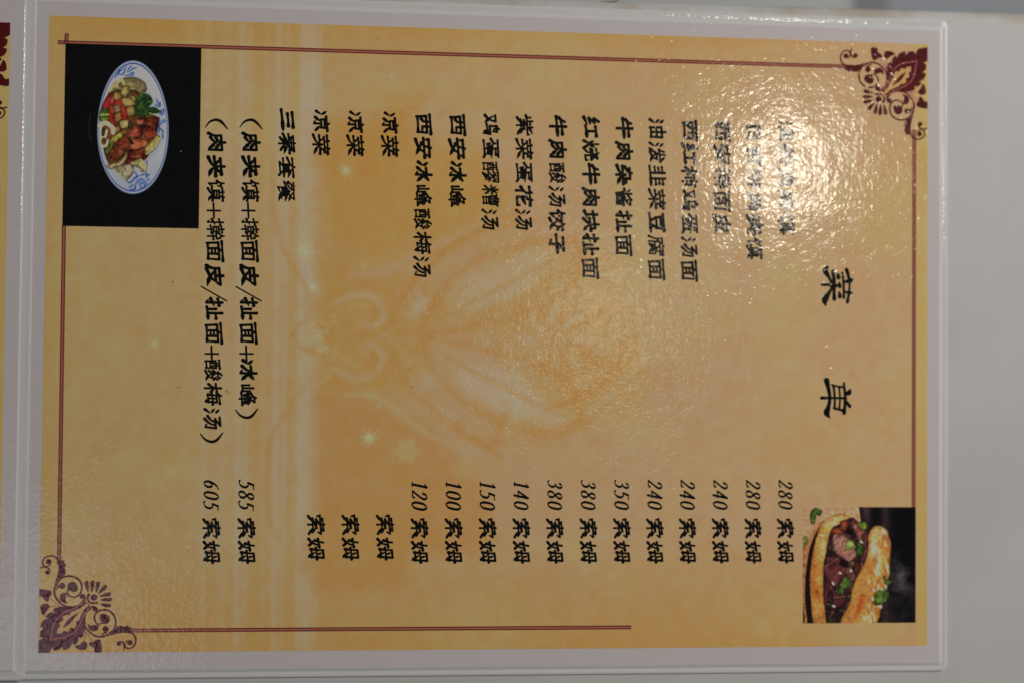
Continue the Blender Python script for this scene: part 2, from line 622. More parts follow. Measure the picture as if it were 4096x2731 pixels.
page = thing('laminated_menu_page', 'whole laminated orange menu page with black Chinese writing, prices and two food photos', 'menu page')
paper = rect_from((134, 7), (3751, 123), (3763, 2649), (93, 2679))
slab('paper_sheet', rect_pts(paper), TZ + 0.0003, 0.0, M_PAPER, page)
fw = 34 * PXM
film_prof = [(0.0, -0.00001), (0.12, -0.00008), (0.30, -0.00042), (0.45, -0.00050), (0.62, -0.00036), (0.80, -0.00034), (0.94, -0.00040), (1.0, -0.00052), (1.0, TZ + 0.00004)]
outer = (paper[0] - 40 * PXM, paper[1] - 36 * PXM, paper[2] + 35 * PXM, paper[3] + 47 * PXM)
film_ring('film_border', paper, outer, 28 * PXM, film_prof, page)

panel = rect_from((198, 63), (3710.5, 178), (3708, 2581), (153.5, 2609.5))
PZ = 0.00003

# ---------------------------------------------------------------- printed ground of the page
P = Paint(panel[0], panel[1], panel[2], panel[3], 640, 446, lambda a, b: (a / 1.7415, b / 1.7415))
x, y = P.x, P.y
TAN, ORG, DEEP, PALE, YEL = (179, 147, 106), (203, 141, 78), (197, 130, 66), (192, 172, 152), (190, 158, 98)
P.c[:] = TAN
P.mix(np.clip((1250 - x) / 900, 0, 1) * 0.75, (208, 153, 100))
P.mix(np.clip((210 - y) / 190, 0, 1) ** 1.2 * np.clip((2000 - x) / 300, 0.15, 1), (204, 140, 80))
P.mix(np.clip((120 - y) / 90, 0, 1) * 0.6, (196, 138, 64))
P.mix(np.clip((y - 1230) / 250, 0, 1) ** 1.1 * 0.9 * np.clip((2050 - x) / 250, 0.35, 1), (196, 140, 76))
P.mix(np.clip((190 - x) / 100, 0, 1) * 0.85, (214, 148, 86))
P.mix(np.clip((x - 2095) / 25, 0, 1) * 0.8, (186, 156, 84))
P.mix(np.clip((fbm(x, y, 260, 11, 4) - 0.5) * 3, 0, 1) * 0.5, (188, 146, 92))
P.mix(np.clip((fbm(x, y, 180, 31, 4) - 0.53) * 4, 0, 1) * 0.45, (188, 160, 104))
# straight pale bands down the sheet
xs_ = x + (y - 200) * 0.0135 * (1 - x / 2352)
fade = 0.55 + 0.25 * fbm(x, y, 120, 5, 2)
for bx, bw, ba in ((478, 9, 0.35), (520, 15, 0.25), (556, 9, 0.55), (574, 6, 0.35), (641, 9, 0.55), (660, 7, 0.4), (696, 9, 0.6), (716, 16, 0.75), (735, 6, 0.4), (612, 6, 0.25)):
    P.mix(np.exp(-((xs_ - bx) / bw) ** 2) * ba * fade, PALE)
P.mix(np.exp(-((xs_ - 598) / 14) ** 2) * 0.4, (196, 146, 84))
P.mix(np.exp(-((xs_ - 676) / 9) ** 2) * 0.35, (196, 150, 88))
# orange wings of the faded figure (edges wander as in a soft print)
P.x = x + (fbm(x, y, 70, 201, 3) - 0.5) * 18
P.y = y + (fbm(x, y, 70, 211, 3) - 0.5) * 18
P.poly([(742, 300), (850, 272), (935, 205), (955, 215), (950, 300), (1010, 330), (1090, 340), (1150, 420), (1180, 500), (1080, 530), (960, 570), (870, 620), (790, 640), (738, 600)], ORG, 70, 1.0, wob=14)
P.poly([(740, 300), (850, 272), (940, 205), (952, 260), (945, 330), (850, 420), (745, 400)], DEEP, 50, 0.35, wob=10)
P.poly([(735, 640), (830, 650), (960, 620), (1040, 680), (1000, 770), (930, 900), (800, 900), (735, 890)], ORG, 60, 0.95, wob=14)
P.poly([(728, 905), (800, 900), (900, 935), (1010, 1010), (1095, 1100), (1135, 1190), (1100, 1270), (945, 1270), (930, 1335), (715, 1345), (722, 1100)], DEEP, 46, 0.6, wob=8)
P.poly([(1040, 900), (1200, 930), (1300, 830), (1420, 800), (1500, 860), (1400, 960), (1280, 990), (1180, 1010), (1100, 980)], ORG, 60, 0.6, wob=14)
P.poly([(1000, 480), (1180, 560), (1290, 600), (1250, 700), (1150, 780), (1050, 760), (1000, 660)], ORG, 70, 0.6, wob=16)
P.poly([(1180, 600), (1300, 580), (1420, 620), (1460, 760), (1380, 880), (1240, 900), (1160, 780)], ORG, 80, 0.5, wob=18)
P.mix(((x > 760) & (x < 1140) & (y > 190) & (y < 246)) * 0.45, (182, 154, 96))
# pale petals and swooshes
P.curve([(798, 634), (867, 630), (953, 588), (1056, 546), (1130, 500), (1180, 470)], [8, 20, 24, 20, 18, 8], TAN, 16, 0.75)
P.blob(1073, 602, 100, 36, TAN, -28, 0.5, 0.8)
P.curve([(930, 690), (985, 600), (1045, 560), (1115, 518)], 12, DEEP, 14, 0.55)
P.curve([(985, 715), (1075, 665), (1150, 615), (1180, 580)], 16, DEEP, 16, 0.6)
P.blob(960, 690, 40, 26, TAN, 20, 0.7, 0.5)
for sgn in (1, -1):
    my = lambda q: [(a, 772 + sgn * (b - 772)) for a, b in q]
    P.curve(my([(762, 700), (800, 680), (850, 680), (878, 706), (876, 742), (850, 756)]), 12, TAN, 12, 0.45)
    P.curve(my([(790, 725), (815, 705), (842, 712), (848, 735)]), 9, (196, 164, 112), 12, 0.4)
    P.curve(my([(880, 772), (930, 740), (975, 690)]), 10, TAN, 10, 0.45)
    P.curve(my([(900, 660), (925, 700), (960, 720)]), 10, TAN, 10, 0.5)
    P.curve(my([(712, 676), (678, 630), (645, 549), (629, 483), (625, 384), (636, 330)]) if sgn == 1 else
            [(712, 868), (670, 920), (633, 983), (618, 1059), (617, 1158), (637, 1240)], [8, 12, 14, 12, 8], DEEP, 12, 0.38)
    P.curve(my([(668, 770), (690, 745), (720, 735), (740, 760)]), 8, DEEP, 8, 0.5)
P.curve([(798, 908), (850, 908), (905, 938), (970, 990), (1022, 1015)], [6, 16, 15, 11, 5], (190, 162, 118), 14, 0.6)
P.poly([(1000, 915), (1090, 905), (1150, 950), (1145, 1000), (1090, 1000), (1030, 960)], TAN, 40, 0.7, wob=6)
P.curve([(1030, 985), (1090, 1012), (1140, 1010), (1160, 950), (1150, 900)], [10, 18, 18, 14, 8], DEEP, 14, 0.6)
for a0, L0 in ((-150, 60), (-110, 62), (-70, 64), (-30, 60), (20, 58), (70, 55), (120, 52), (165, 56)):
    ca, sa = math.cos(math.radians(a0)), math.sin(math.radians(a0))
    P.curve([(1275 + 26 * ca, 790 + 26 * sa), (1275 + L0 * ca + 8 * sa, 790 + L0 * sa - 8 * ca), (1275 + 1.5 * L0 * ca, 790 + 1.5 * L0 * sa)], [7, 16, 6], DEEP, 14, 0.5)
    P.curve([(1275 + 20 * sa + 40 * ca, 790 + 40 * sa - 20 * ca), (1275 + 26 * sa + 80 * ca, 790 + 80 * sa - 26 * ca)], 9, PALE, 12, 0.35)
P.curve([(1242, 940), (1297, 925), (1366, 890), (1418, 830), (1440, 760)], [10, 20, 20, 14, 6], DEEP, 16, 0.6)
P.curve([(1250, 965), (1320, 960), (1390, 915), (1440, 860)], 10, PALE, 16, 0.35)
P.curve([(1150, 1000), (1180, 960), (1190, 880), (1165, 810)], 14, PALE, 16, 0.3)
sp = fbm(x, y, 16, 77, 2)
dots = np.exp(-(((x - 960) / 60) ** 2 + ((y - 690) / 45) ** 2)) + np.exp(-(((x - 985) / 60) ** 2 + ((y - 870) / 50) ** 2))
P.mix(np.clip((sp - 0.5) * 4, 0, 1) * np.clip(dots, 0, 1) * 0.35, PALE)
dots = np.exp(-(((x - 735) / 40) ** 2 + ((y - 790) / 90) ** 2))
P.mix(np.clip((sp - 0.5) * 7, 0, 1) * np.clip(dots, 0, 1) * 0.6, (196, 170, 126))
P.mix(np.clip((0.46 - sp) * 7, 0, 1) * np.clip(dots, 0, 1) * 0.5, (196, 142, 80))
# dense dapples of the faded flower work
P.x, P.y = x, y
dp = fbm(x, y, 26, 301, 2)
ring = np.clip(1.2 - np.hypot((x - 1130) / 400, (y - 770) / 330), 0, 1)
P.mix(np.clip((dp - 0.56) * 7, 0, 1) * ring * 0.3, (186, 160, 122))
P.mix(np.clip((0.42 - dp) * 7, 0, 1) * ring * 0.28, (202, 144, 84))
vein = np.abs(fbm(x, y, 90, 321, 3) - 0.5)
P.mix(np.clip(1 - vein * 26, 0, 1) * ring * 0.14, (206, 150, 86))
vein = np.abs(fbm(x, y, 110, 341, 3) - 0.5)
P.mix(np.clip(1 - vein * 22, 0, 1) * ring * 0.14, (188, 166, 130))
# the flower itself, mirrored about its axis
P.x = x + (fbm(x, y, 50, 501, 3) - 0.5) * 14
P.y = y + (fbm(x, y, 50, 511, 3) - 0.5) * 14
for sgn in (1, -1):
    my = lambda q: [(a, 772 + sgn * (b - 772)) for a, b in q]
    P.blob(1160, 772 - sgn * 130, 120, 42, PALE, -27 * sgn, 0.6, 0.45)
    P.curve(my([(965, 765), (1030, 650), (1150, 575), (1285, 545), (1335, 605), (1265, 695), (1110, 745), (985, 768)]), 15, DEEP, 16, 0.5)
    P.curve(my([(900, 745), (940, 660), (1010, 590), (1085, 540), (1160, 490)]), [6, 14, 16, 14, 6], DEEP, 14, 0.45)
    P.curve(my([(1010, 735), (1090, 690), (1190, 640), (1270, 600)]), [6, 12, 12, 5], DEEP, 12, 0.45)
    P.curve(my([(770, 700), (810, 676), (860, 684), (880, 722), (862, 752), (832, 744), (838, 722)]), [8, 12, 12, 12, 10, 8, 6], PALE, 14, 0.28)
    P.curve(my([(755, 690), (800, 660), (870, 660), (905, 715), (885, 765)]), 8, DEEP, 14, 0.3)
    P.blob(850, 772 - sgn * 50, 22, 16, DEEP, 0, 0.8, 0.35)
    P.curve(my([(1340, 740), (1400, 700), (1450, 720), (1460, 765)]), 14, DEEP, 16, 0.4)
P.x, P.y = x, y
# sparkles
for sx_, sy_, r_, a_ in ((700, 577, 34, 0.85), (795, 392, 24, 0.6), (848, 1005, 24, 0.9), (720, 660, 20, 0.7), (355, 790, 16, 0.5), (900, 175, 12, 0.5), (1050, 490, 12, 0.3), (870, 930, 12, 0.5), (865, 745, 12, 0.5), (838, 610, 14, 0.35), (1440, 700, 14, 0.4)):
    P.mix(np.exp(-((x - sx_) ** 2 + (y - sy_) ** 2) / (r_ * 0.42) ** 2) * a_ * 0.8, (216, 190, 158))
    if r_ > 15:
        for q in range(8):
            an = q * math.pi / 4 + 0.1
            P.curve([(sx_, sy_), (sx_ + r_ * math.cos(an), sy_ + r_ * math.sin(an))], [5, 1], (208, 180, 136), 5, a_ * 0.7)
for q in range(6):
    an = q * math.pi / 3
    P.blob(935 + 17 * math.cos(an), 1035 + 17 * math.sin(an), 13, 10, (190, 158, 104), math.degrees(an), 0.8, 0.6)
    P.blob(1065 + 14 * math.cos(an), 1075 + 14 * math.sin(an), 13, 10, (190, 156, 104), math.degrees(an), 0.8, 0.45)
# blotchy print
mot = fbm(x, y, 22, 91, 3)
P.c += ((mot - 0.5) * 16)[..., None] * np.array([0.6, 0.7, 1.0])
mot2 = fbm(x, y, 40, 95, 3)
P.c += ((mot2 - 0.5) * 10)[..., None] * np.array([0.5, -0.2, -0.7])
# specks of dirt under the film
for sx_, sy_, r_ in ((396, 648, 2.2), (412, 888, 1.8), (406, 890, 1.2), (520, 898, 2.4), (526, 902, 1.6), (1072, 685, 1.4), (948, 887, 1.3), (868, 90, 1.6), (938, 848, 1.2), (85, 826, 1.5)):
    P.mix(np.exp(-((x - sx_) ** 2 + (y - sy_) ** 2) / r_ ** 2) * 0.9, (70, 50, 40))
P.c *= np.array([1.0, 1.003, 1.03])
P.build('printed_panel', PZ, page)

# ---------------------------------------------------------------- photo of a plate of noodles
r = rect_from((262, 174), (805, 191), (796, 915), (249, 905))
P = Paint(r[0], r[1], r[2], r[3], 300, 400, lambda a, b: ((a - 240) / 0.4974, (b - 160) / 0.4974))
P.c[:] = (9, 8, 10)
P.c += ((fbm(P.x, P.y, 60, 3, 4) - 0.5) * 8)[..., None]
P.curve([(245, 600), (234, 700), (240, 760), (258, 815)], 5, (70, 72, 76), 6, 0.7)
P.curve([(300, 900), (370, 1080), (470, 1210), (590, 1250)], 30, (10, 10, 16), 30, 0.8)
th = np.linspace(0, 2 * math.pi, 48, endpoint=False)
def plate(s, dx=0, dy=0):
    return [(587 + dx + 287 * s * math.cos(a) + 8 * math.sin(a) * 0 + 14 * math.sin(2 * a) * 0.5, 704 + dy + 537 * s * math.sin(a)) for a in th]
P.poly(plate(1.0), (128, 144, 190), 8)
P.poly(plate(0.985), (172, 186, 214), 6)
P.poly(plate(0.965), (46, 70, 150), 7)
P.poly(plate(0.945), (196, 203, 218), 6)
P.mix((P.sd_poly(plate(0.945)) < -4) * np.clip((P.y - 650) / 650, 0, 1) * 0.6, (140, 148, 162))
P.mix((P.sd_poly(plate(0.945)) < -4) * np.exp(-(((P.x - 700) / 60) ** 2 + ((P.y - 380) / 120) ** 2)) * 0.8, (214, 222, 236))
P.curve([(690, 350), (730, 450), (800, 640), (800, 800), (700, 940)], 60, (150, 152, 150), 60, 0.5)
B = (48, 78, 160)
for q in ([(440, 310), (470, 265), (500, 240)], [(470, 275), (500, 280), (520, 255), (535, 212)], [(540, 262), (560, 225), (580, 208)], [(555, 260), (585, 235), (620, 222)], [(560, 275), (590, 265), (585, 295)], [(500, 240), (480, 250), (470, 280)],
          [(520, 290), (560, 285), (590, 290)], [(775, 475), (790, 510), (800, 545)], [(805, 500), (808, 540)], [(765, 520), (790, 540)], [(800, 600), (830, 600), (832, 560), (810, 565)], [(790, 690), (820, 670), (845, 655), (830, 640)], [(790, 650), (800, 720), (790, 755)],
          [(810, 715), (835, 745)], [(825, 750), (830, 800)], [(700, 970), (695, 1020), (680, 1060)], [(600, 1190), (615, 1150), (650, 1120), (690, 1150), (670, 1190), (640, 1200)], [(640, 1150), (655, 1200)], [(560, 1210), (600, 1200)], [(555, 1190), (590, 1165)], [(690, 1110), (720, 1080)], [(700, 1130), (720, 1120)],
          [(700, 1100), (690, 1060)], [(530, 1130), (560, 1150), (600, 1120), (640, 1090)], [(600, 1210), (610, 1180)], [(600, 1060), (620, 1100), (590, 1110)], [(650, 1090), (690, 1080)], [(620, 1130), (690, 1170)]):
    P.curve(q, [7, 14, 6], B, 6, 0.9)
for cx, cy, rx, ry, an in ((510, 235, 20, 9, -60), (570, 285, 22, 10, 10), (820, 590, 16, 24, 10), (820, 660, 26, 15, 0), (640, 1150, 30, 16, 70), (685, 1150, 28, 15, 50)):
    P.blob(cx, cy, rx, ry, (110, 136, 196), an, 0.5, 0.85)
tex = fbm(P.x, P.y, 34, 21, 4)
def food(pts, c, soft=10, wob=5, seed=1, hi=None, amp=40):
    m = P.poly(pts, c, soft, 1, True, wob, seed)
    P.c += (m * (tex - 0.5) * amp * 2)[..., None] * np.array([1, 0.8, 0.6])
    P.shade(pts, 0.5, 13)
    return m
food([(390, 420), (470, 340), (530, 305), (610, 305), (680, 345), (695, 410), (640, 440), (540, 440), (430, 470)], (146, 128, 84), 14)
P.curve([(560, 330), (620, 340), (660, 400)], 26, (106, 92, 58), 30, 0.6)
P.curve([(400, 410), (450, 350), (500, 330)], 30, (186, 168, 112), 20)
P.blob(487, 362, 34, 42, (198, 184, 128), 20, 0.3); P.blob(484, 366, 18, 26, (120, 96, 50), 20, 0.4)
food([(345, 520), (390, 440), (470, 400), (560, 400), (640, 430), (700, 560), (790, 640), (775, 760), (720, 860), (690, 960), (540, 1005), (420, 1025), (365, 930), (345, 820), (330, 700), (335, 580)], (104, 62, 30), 14, 8, 5)
for pts, c in (([(340, 540), (365, 480), (405, 435), (442, 445), (440, 505), (400, 548), (352, 558)], (182, 44, 38)), ([(400, 470), (435, 450), (440, 500), (410, 520)], (204, 84, 80)),
               ([(445, 490), (510, 470), (535, 545), (545, 642), (492, 645), (484, 575), (432, 545)], (200, 54, 32)), ([(385, 590), (440, 580), (442, 690), (392, 690)], (170, 46, 24)), ([(400, 540), (440, 530), (445, 590), (400, 590)], (196, 76, 48)),
               ([(500, 375), (552, 372), (558, 415), (535, 455), (490, 440)], (184, 164, 92)), ([(500, 478), (560, 465), (605, 475), (600, 520), (520, 535)], (214, 186, 104)), ([(560, 440), (608, 460), (600, 500), (560, 470)], (196, 162, 84)),
               ([(536, 545), (600, 540), (598, 600), (545, 612)], (182, 150, 82)), ([(486, 652), (548, 646), (550, 705), (488, 714)], (224, 198, 116)), ([(430, 430), (480, 425), (492, 470), (440, 485)], (184, 150, 80)), ([(432, 530), (486, 520), (490, 575), (440, 580)], (178, 132, 104)),
               ([(440, 592), (490, 590), (492, 650), (444, 655)], (186, 122, 66)), ([(430, 700), (480, 690), (480, 735), (440, 740)], (182, 140, 70)), ([(490, 725), (530, 715), (540, 755), (500, 770)], (150, 96, 52)), ([(550, 670), (580, 665), (580, 710), (552, 715)], (96, 78, 52))):
    food(pts, c, 8, 3, 9, amp=24)
food([(325, 570), (385, 560), (390, 645), (322, 650)], (74, 104, 36), 8, 3)
P.curve([(326, 604), (388, 600)], 16, (166, 176, 76), 8); P.curve([(340, 640), (392, 632)], 10, (150, 160, 60), 8)
m = P.poly([(605, 600), (600, 520), (620, 450), (680, 425), (735, 465), (745, 515), (705, 545), (760, 540), (815, 565), (822, 592), (750, 600), (700, 615), (650, 612)], (36, 62, 26), 10, 1, True, 16, 41)
P.mix(m * np.clip((fbm(P.x, P.y, 26, 55, 3) - 0.52) * 7, 0, 1), (70, 104, 46)); P.mix(m * np.clip((0.42 - fbm(P.x, P.y, 22, 59, 3)) * 7, 0, 1), (14, 34, 12))
P.curve([(720, 590), (760, 605)], 8, (150, 176, 90), 8)
for pts, c in (([(610, 655), (680, 630), (760, 620), (800, 632), (785, 690), (770, 765), (715, 800), (650, 740)], (112, 44, 26)), ([(612, 650), (670, 640), (690, 680), (630, 692)], (206, 112, 76)), ([(560, 730), (610, 698), (645, 735), (640, 785), (565, 780)], (190, 82, 56)),
               ([(580, 810), (640, 795), (712, 815), (712, 850), (640, 895), (560, 880)], (204, 100, 62)), ([(665, 745), (730, 720), (775, 745), (765, 795), (700, 790)], (178, 76, 48)), ([(520, 900), (620, 880), (700, 860), (690, 950), (540, 1000)], (122, 46, 24)),
               ([(390, 930), (440, 840), (520, 830), (535, 900), (460, 985), (400, 985)], (116, 54, 26)), ([(455, 820), (545, 780), (560, 850), (480, 880)], (170, 78, 46)), ([(560, 935), (640, 925), (660, 950), (580, 960)], (196, 100, 64)), ([(410, 930), (460, 910), (470, 940), (430, 960)], (176, 96, 48))):
    food(pts, c, 10, 7, 13, amp=70)
P.curve([(560, 800), (585, 835)], 20, (36, 18, 14), 14); P.curve([(650, 690), (720, 700)], 22, (40, 18, 18), 16); P.curve([(650, 770), (660, 740)], 14, (40, 16, 12), 12); P.curve([(520, 890), (600, 905)], 12, (44, 18, 10), 12)
food([(785, 765), (806, 800), (765, 880), (692, 926), (680, 880), (715, 830), (745, 800)], (212, 184, 100), 10, 3)
P.curve([(800, 800), (760, 870), (695, 920)], 10, (232, 214, 150), 8)
food([(375, 1010), (470, 980), (520, 930), (535, 885), (535, 960), (480, 1020), (410, 1040)], (214, 188, 128), 10, 3)
food([(425, 1030), (490, 1010), (580, 1000), (592, 1060), (560, 1110), (522, 1128), (470, 1085)], (178, 162, 126), 12, 3)
P.curve([(430, 1040), (480, 1090), (525, 1124)], 10, (210, 200, 172), 8)
food([(590, 975), (650, 958), (696, 1000), (692, 1050), (660, 1062), (635, 1030), (560, 1000)], (206, 186, 118), 10, 3)
P.curve([(650, 965), (690, 1005), (680, 1050)], 14, (226, 208, 140), 8)
P.curve([(322, 690), (365, 668), (425, 710), (425, 745)], 38, (206, 188, 156), 14)
P.curve([(330, 700), (325, 760), (360, 790), (375, 730)], 20, (214, 200, 168), 10)
P.blob(347, 740, 14, 40, (70, 48, 26), 10, 0.4)
P.curve([(325, 790), (335, 850), (370, 850), (385, 810)], 24, (206, 190, 150), 12)
P.blob(352, 815, 20, 28, (96, 72, 40), 0, 0.5)
P.curve([(412, 815), (408, 860), (378, 900)], 24, (104, 130, 42), 10); P.curve([(404, 840), (396, 870), (380, 890)], 8, (50, 72, 18), 8)
P.curve([(435, 800), (485, 765)], 34, (164, 170, 60), 10)
P.blob(973, 898, 5, 5, (150, 150, 150), 0, 0.8)
fine = fbm(P.x, P.y, 18, 471, 2)
inpl = P.sd_poly(plate(0.9)) < 0
P.c *= (1 + (fine - 0.5) * 0.7 * (inpl & (P.c[..., 2] < 150)))[..., None]
g_ = P.c.mean(-1, keepdims=True)
P.c = (g_ + (P.c - g_) * 0.96) * 0.94
f1 = P.build('food_photo', PZ + 0.00003, page)
f1['label'] = 'photo of noodles with meat and vegetables on a blue and white oval plate against black'

# ---------------------------------------------------------------- photo of a stuffed flatbread
r = rect_from((3211.7, 2026), (3661, 2026), (3664, 2490), (3211.7, 2490))
P = Paint(r[0], r[1], r[2], r[3], 300, 310, lambda a, b: ((a - 3180) / 0.3316, (b - 2000) / 0.3316))
x, y = P.x, P.y
P.c[:] = (11, 9, 11)
P.mix(np.exp(-((x - 860) / 60) ** 2) * np.clip((600 - y) / 500, 0, 1), (64, 48, 48))
P.mix(np.exp(-((x - 1090) / 55) ** 2) * 0.8, (58, 42, 42))
P.mix(np.clip((fbm(x, y, 240, 4, 4) - 0.45) * 4, 0, 1) * np.exp(-(((x - 1290) / 190) ** 2 + ((y - 930) / 260) ** 2)), (88, 78, 80))
P.mix(np.clip((fbm(x, y, 200, 14, 4) - 0.5) * 4, 0, 1) * np.clip((y - 700) / 400, 0, 1) * 0.5, (52, 46, 48))
P.poly([(60, 40), (765, 40), (780, 160), (795, 262), (700, 250), (330, 260), (200, 520), (60, 640)], (202, 146, 108), 12, 1, False)
P.mix(np.clip((fbm(x, y, 120, 6, 3) - 0.5) * 4, 0, 1) * (P.sd_poly([(60, 40), (765, 40), (795, 262), (330, 260), (200, 520), (60, 640)]) < 0) * 0.4, (184, 118, 84))
P.poly([(60, 640), (180, 420), (300, 270), (350, 250), (240, 470), (185, 640), (150, 820), (140, 1100), (140, 1500), (60, 1500)], (170, 112, 66), 16, 1, True, 8)
P.mix(np.clip((fbm(x, y, 60, 7, 3) - 0.5) * 5, 0, 1) * (x < 150) * (y > 560) * 0.7, (104, 58, 34))
P.curve([(345, 255), (255, 420), (192, 600), (160, 800), (150, 1000), (165, 1250), (205, 1490)], [16, 34, 40, 40, 56, 84, 96], (24, 13, 15), 16)
tex = fbm(x, y, 50, 17, 4)
# lower bun
m = P.poly([(325, 275), (420, 195), (540, 160), (640, 185), (650, 235), (560, 280), (460, 335), (410, 430), (380, 600), (345, 780), (345, 1000), (345, 1200), (380, 1500), (235, 1500), (195, 1250), (180, 1000), (190, 800), (220, 600), (262, 430)], (216, 148, 70), 12, 1, True, 6, 2)
P.mix(m * np.exp(-(((x - 470) / 110) ** 2 + ((y - 255) / 60) ** 2)), (240, 212, 150))
P.mix(m * np.exp(-(((x - 345) / 40) ** 2 + ((y - 600) / 170) ** 2)) * 0.9, (236, 186, 124))
P.mix(m * np.exp(-(((x - 265) / 60) ** 2 + ((y - 1110) / 90) ** 2)) * 0.9, (160, 80, 30))
P.mix(m * np.exp(-(((x - 220) / 26) ** 2 + ((y - 800) / 330) ** 2)) * 0.6, (170, 84, 34))
P.mix(m * np.exp(-(((x - 300) / 50) ** 2 + ((y - 400) / 60) ** 2)) * 0.5, (196, 110, 40))
P.mix(m * np.clip((y - 1250) / 250, 0, 1) * 0.5, (150, 100, 56))
P.c += (m * (tex - 0.5) * 40)[..., None] * np.array([1, 0.9, 0.7])
LB = [(325, 275), (420, 195), (540, 160), (640, 185), (650, 235), (560, 280), (460, 335), (410, 430), (380, 600), (345, 780), (345, 1000), (345, 1200), (380, 1500), (235, 1500), (195, 1250), (180, 1000), (190, 800), (220, 600), (262, 430)]
P.mix(m * np.clip((fbm(x, y, 110, 451, 4) - 0.5) * 4, 0, 1) * 0.4, (160, 90, 44))
P.shade(LB, 0.36, 16)
# filling
P.poly([(450, 335), (560, 270), (640, 215), (720, 215), (790, 300), (880, 380), (890, 560), (830, 760), (720, 1000), (660, 1250), (570, 1500), (390, 1500), (355, 1200), (345, 900), (390, 640), (420, 430)], (36, 20, 22), 12, 1, True, 8, 8)
fib = fbm(x * 1.2 + y * 0.9, (y - x) * 0.25, 26, 61, 3)
FILL = [(450, 335), (560, 270), (640, 215), (720, 215), (790, 300), (880, 380), (890, 560), (830, 760), (720, 1000), (660, 1250), (570, 1500), (390, 1500), (355, 1200), (345, 900), (390, 640), (420, 430)]
infill = P.sd_poly(FILL) < -6
P.mix(np.clip((fbm(x, y, 70, 401, 4) - 0.5) * 6, 0, 1) * infill * 0.75, (92, 48, 44))
P.mix(np.clip((fbm(x, y, 50, 421, 3) - 0.62) * 8, 0, 1) * infill * 0.7, (150, 92, 80))
P.mix(np.clip((fbm(x, y, 46, 431, 3) - 0.66) * 8, 0, 1) * infill * 0.7, (84, 98, 40))
def meat(pts, c, amp=50, seed=3):
    mm = P.poly(pts, c, 12, 1, True, 7, seed)
    P.c += (mm * (fib - 0.5) * amp * 2)[..., None] * np.array([1, 0.85, 0.8])
    P.shade(pts, 0.55, 20)
meat([(470, 400), (560, 400), (640, 455), (740, 620), (725, 690), (650, 745), (560, 680), (490, 640), (450, 520)], (160, 108, 92), 60)
meat([(345, 800), (430, 740), (510, 700), (560, 770), (605, 870), (560, 960), (475, 1055), (400, 950), (360, 880)], (104, 50, 48), 36)
P.curve([(360, 800), (440, 745), (512, 705), (560, 780), (600, 860)], 10, (176, 104, 96), 10, 0.8)
P.blob(455, 790, 70, 40, (66, 28, 30), -20, 0.7, 0.7)
meat([(600, 825), (680, 790), (695, 880), (655, 960), (610, 900)], (122, 68, 62), 40)
meat([(355, 1040), (405, 1050), (415, 1110), (390, 1220), (350, 1260)], (98, 44, 46), 40)
meat([(440, 1225), (510, 1165), (615, 1150), (570, 1270), (490, 1310)], (86, 40, 40), 40)
P.curve([(480, 1170), (610, 1152)], 12, (140, 76, 66), 10)
meat([(440, 350), (520, 330), (575, 375), (560, 410), (470, 400)], (150, 66, 34), 40)
meat([(545, 255), (620, 235), (645, 300), (595, 360), (550, 310)], (150, 66, 46), 50)
meat([(665, 280), (710, 212), (750, 290), (860, 390), (855, 500), (765, 490), (720, 370)], (142, 78, 68), 60)
meat([(800, 420), (880, 400), (880, 560), (830, 590)], (96, 50, 44), 50)
meat([(700, 740), (790, 750), (770, 850), (710, 860)], (84, 34, 32), 40)
P.blob(650, 380, 50, 34, (22, 12, 16), 20, 0.5); P.blob(590, 760, 60, 45, (22, 13, 18), 30, 0.6)
# upper bun
m = P.poly([(885, 420), (925, 340), (965, 308), (1025, 308), (1095, 352), (1130, 440), (1156, 540), (1140, 700), (1142, 850), (1115, 1000), (1090, 1150), (1035, 1300), (955, 1500), (560, 1500), (650, 1260), (700, 1040), (760, 900), (850, 720), (885, 560)], (212, 140, 66), 12, 1, True, 6, 12)
P.mix(m * np.exp(-(((x - 1055) / 75) ** 2 + ((y - 385) / 80) ** 2)), (240, 220, 164))
P.mix(m * np.exp(-(((x - 950) / 55) ** 2 + ((y - 560) / 150) ** 2)) * 0.9, (238, 204, 160))
P.mix(m * np.exp(-(((x - 1070) / 40) ** 2 + ((y - 740) / 120) ** 2)) * 0.7, (232, 190, 120))
P.mix(m * np.exp(-(((x - 1105) / 26) ** 2 + ((y - 540) / 70) ** 2)), (186, 84, 30))
P.mix(m * np.exp(-(((x - 920) / 70) ** 2 + ((y - 830) / 60) ** 2)) * 0.8, (198, 104, 40))
P.mix(m * np.exp(-(((x - 790 + (y - 1230) * 0.3) / 45) ** 2 + ((y - 1250) / 170) ** 2)), (164, 72, 26))
P.mix(m * np.exp(-(((x - 650) / 40) ** 2 + ((y - 1400) / 130) ** 2)) * 0.6, (150, 92, 50))
P.mix(m * np.exp(-(((x - 860) / 50) ** 2 + ((y - 1050) / 90) ** 2)) * 0.6, (228, 164, 84))
P.mix(m * np.exp(-(((x - 850) / 60) ** 2 + ((y - 1420) / 50) ** 2)) * 0.8, (240, 190, 110))
lay = fbm(x * 1.4 - y * 0.3, y * 0.5, 44, 71, 4)
reg = np.clip((x - 900 + (y - 900) * 0.15) / 80, 0, 1)
P.mix(m * np.clip((lay - 0.54) * 9, 0, 1) * reg * 0.8, (244, 222, 178))
P.mix(m * np.clip((0.44 - lay) * 9, 0, 1) * reg * 0.7, (170, 92, 40))
P.c += (m * (tex - 0.5) * 34)[..., None] * np.array([1, 0.9, 0.7])
P.mix(m * np.clip((fbm(x, y, 120, 461, 4) - 0.5) * 4, 0, 1) * 0.35, (166, 92, 44))
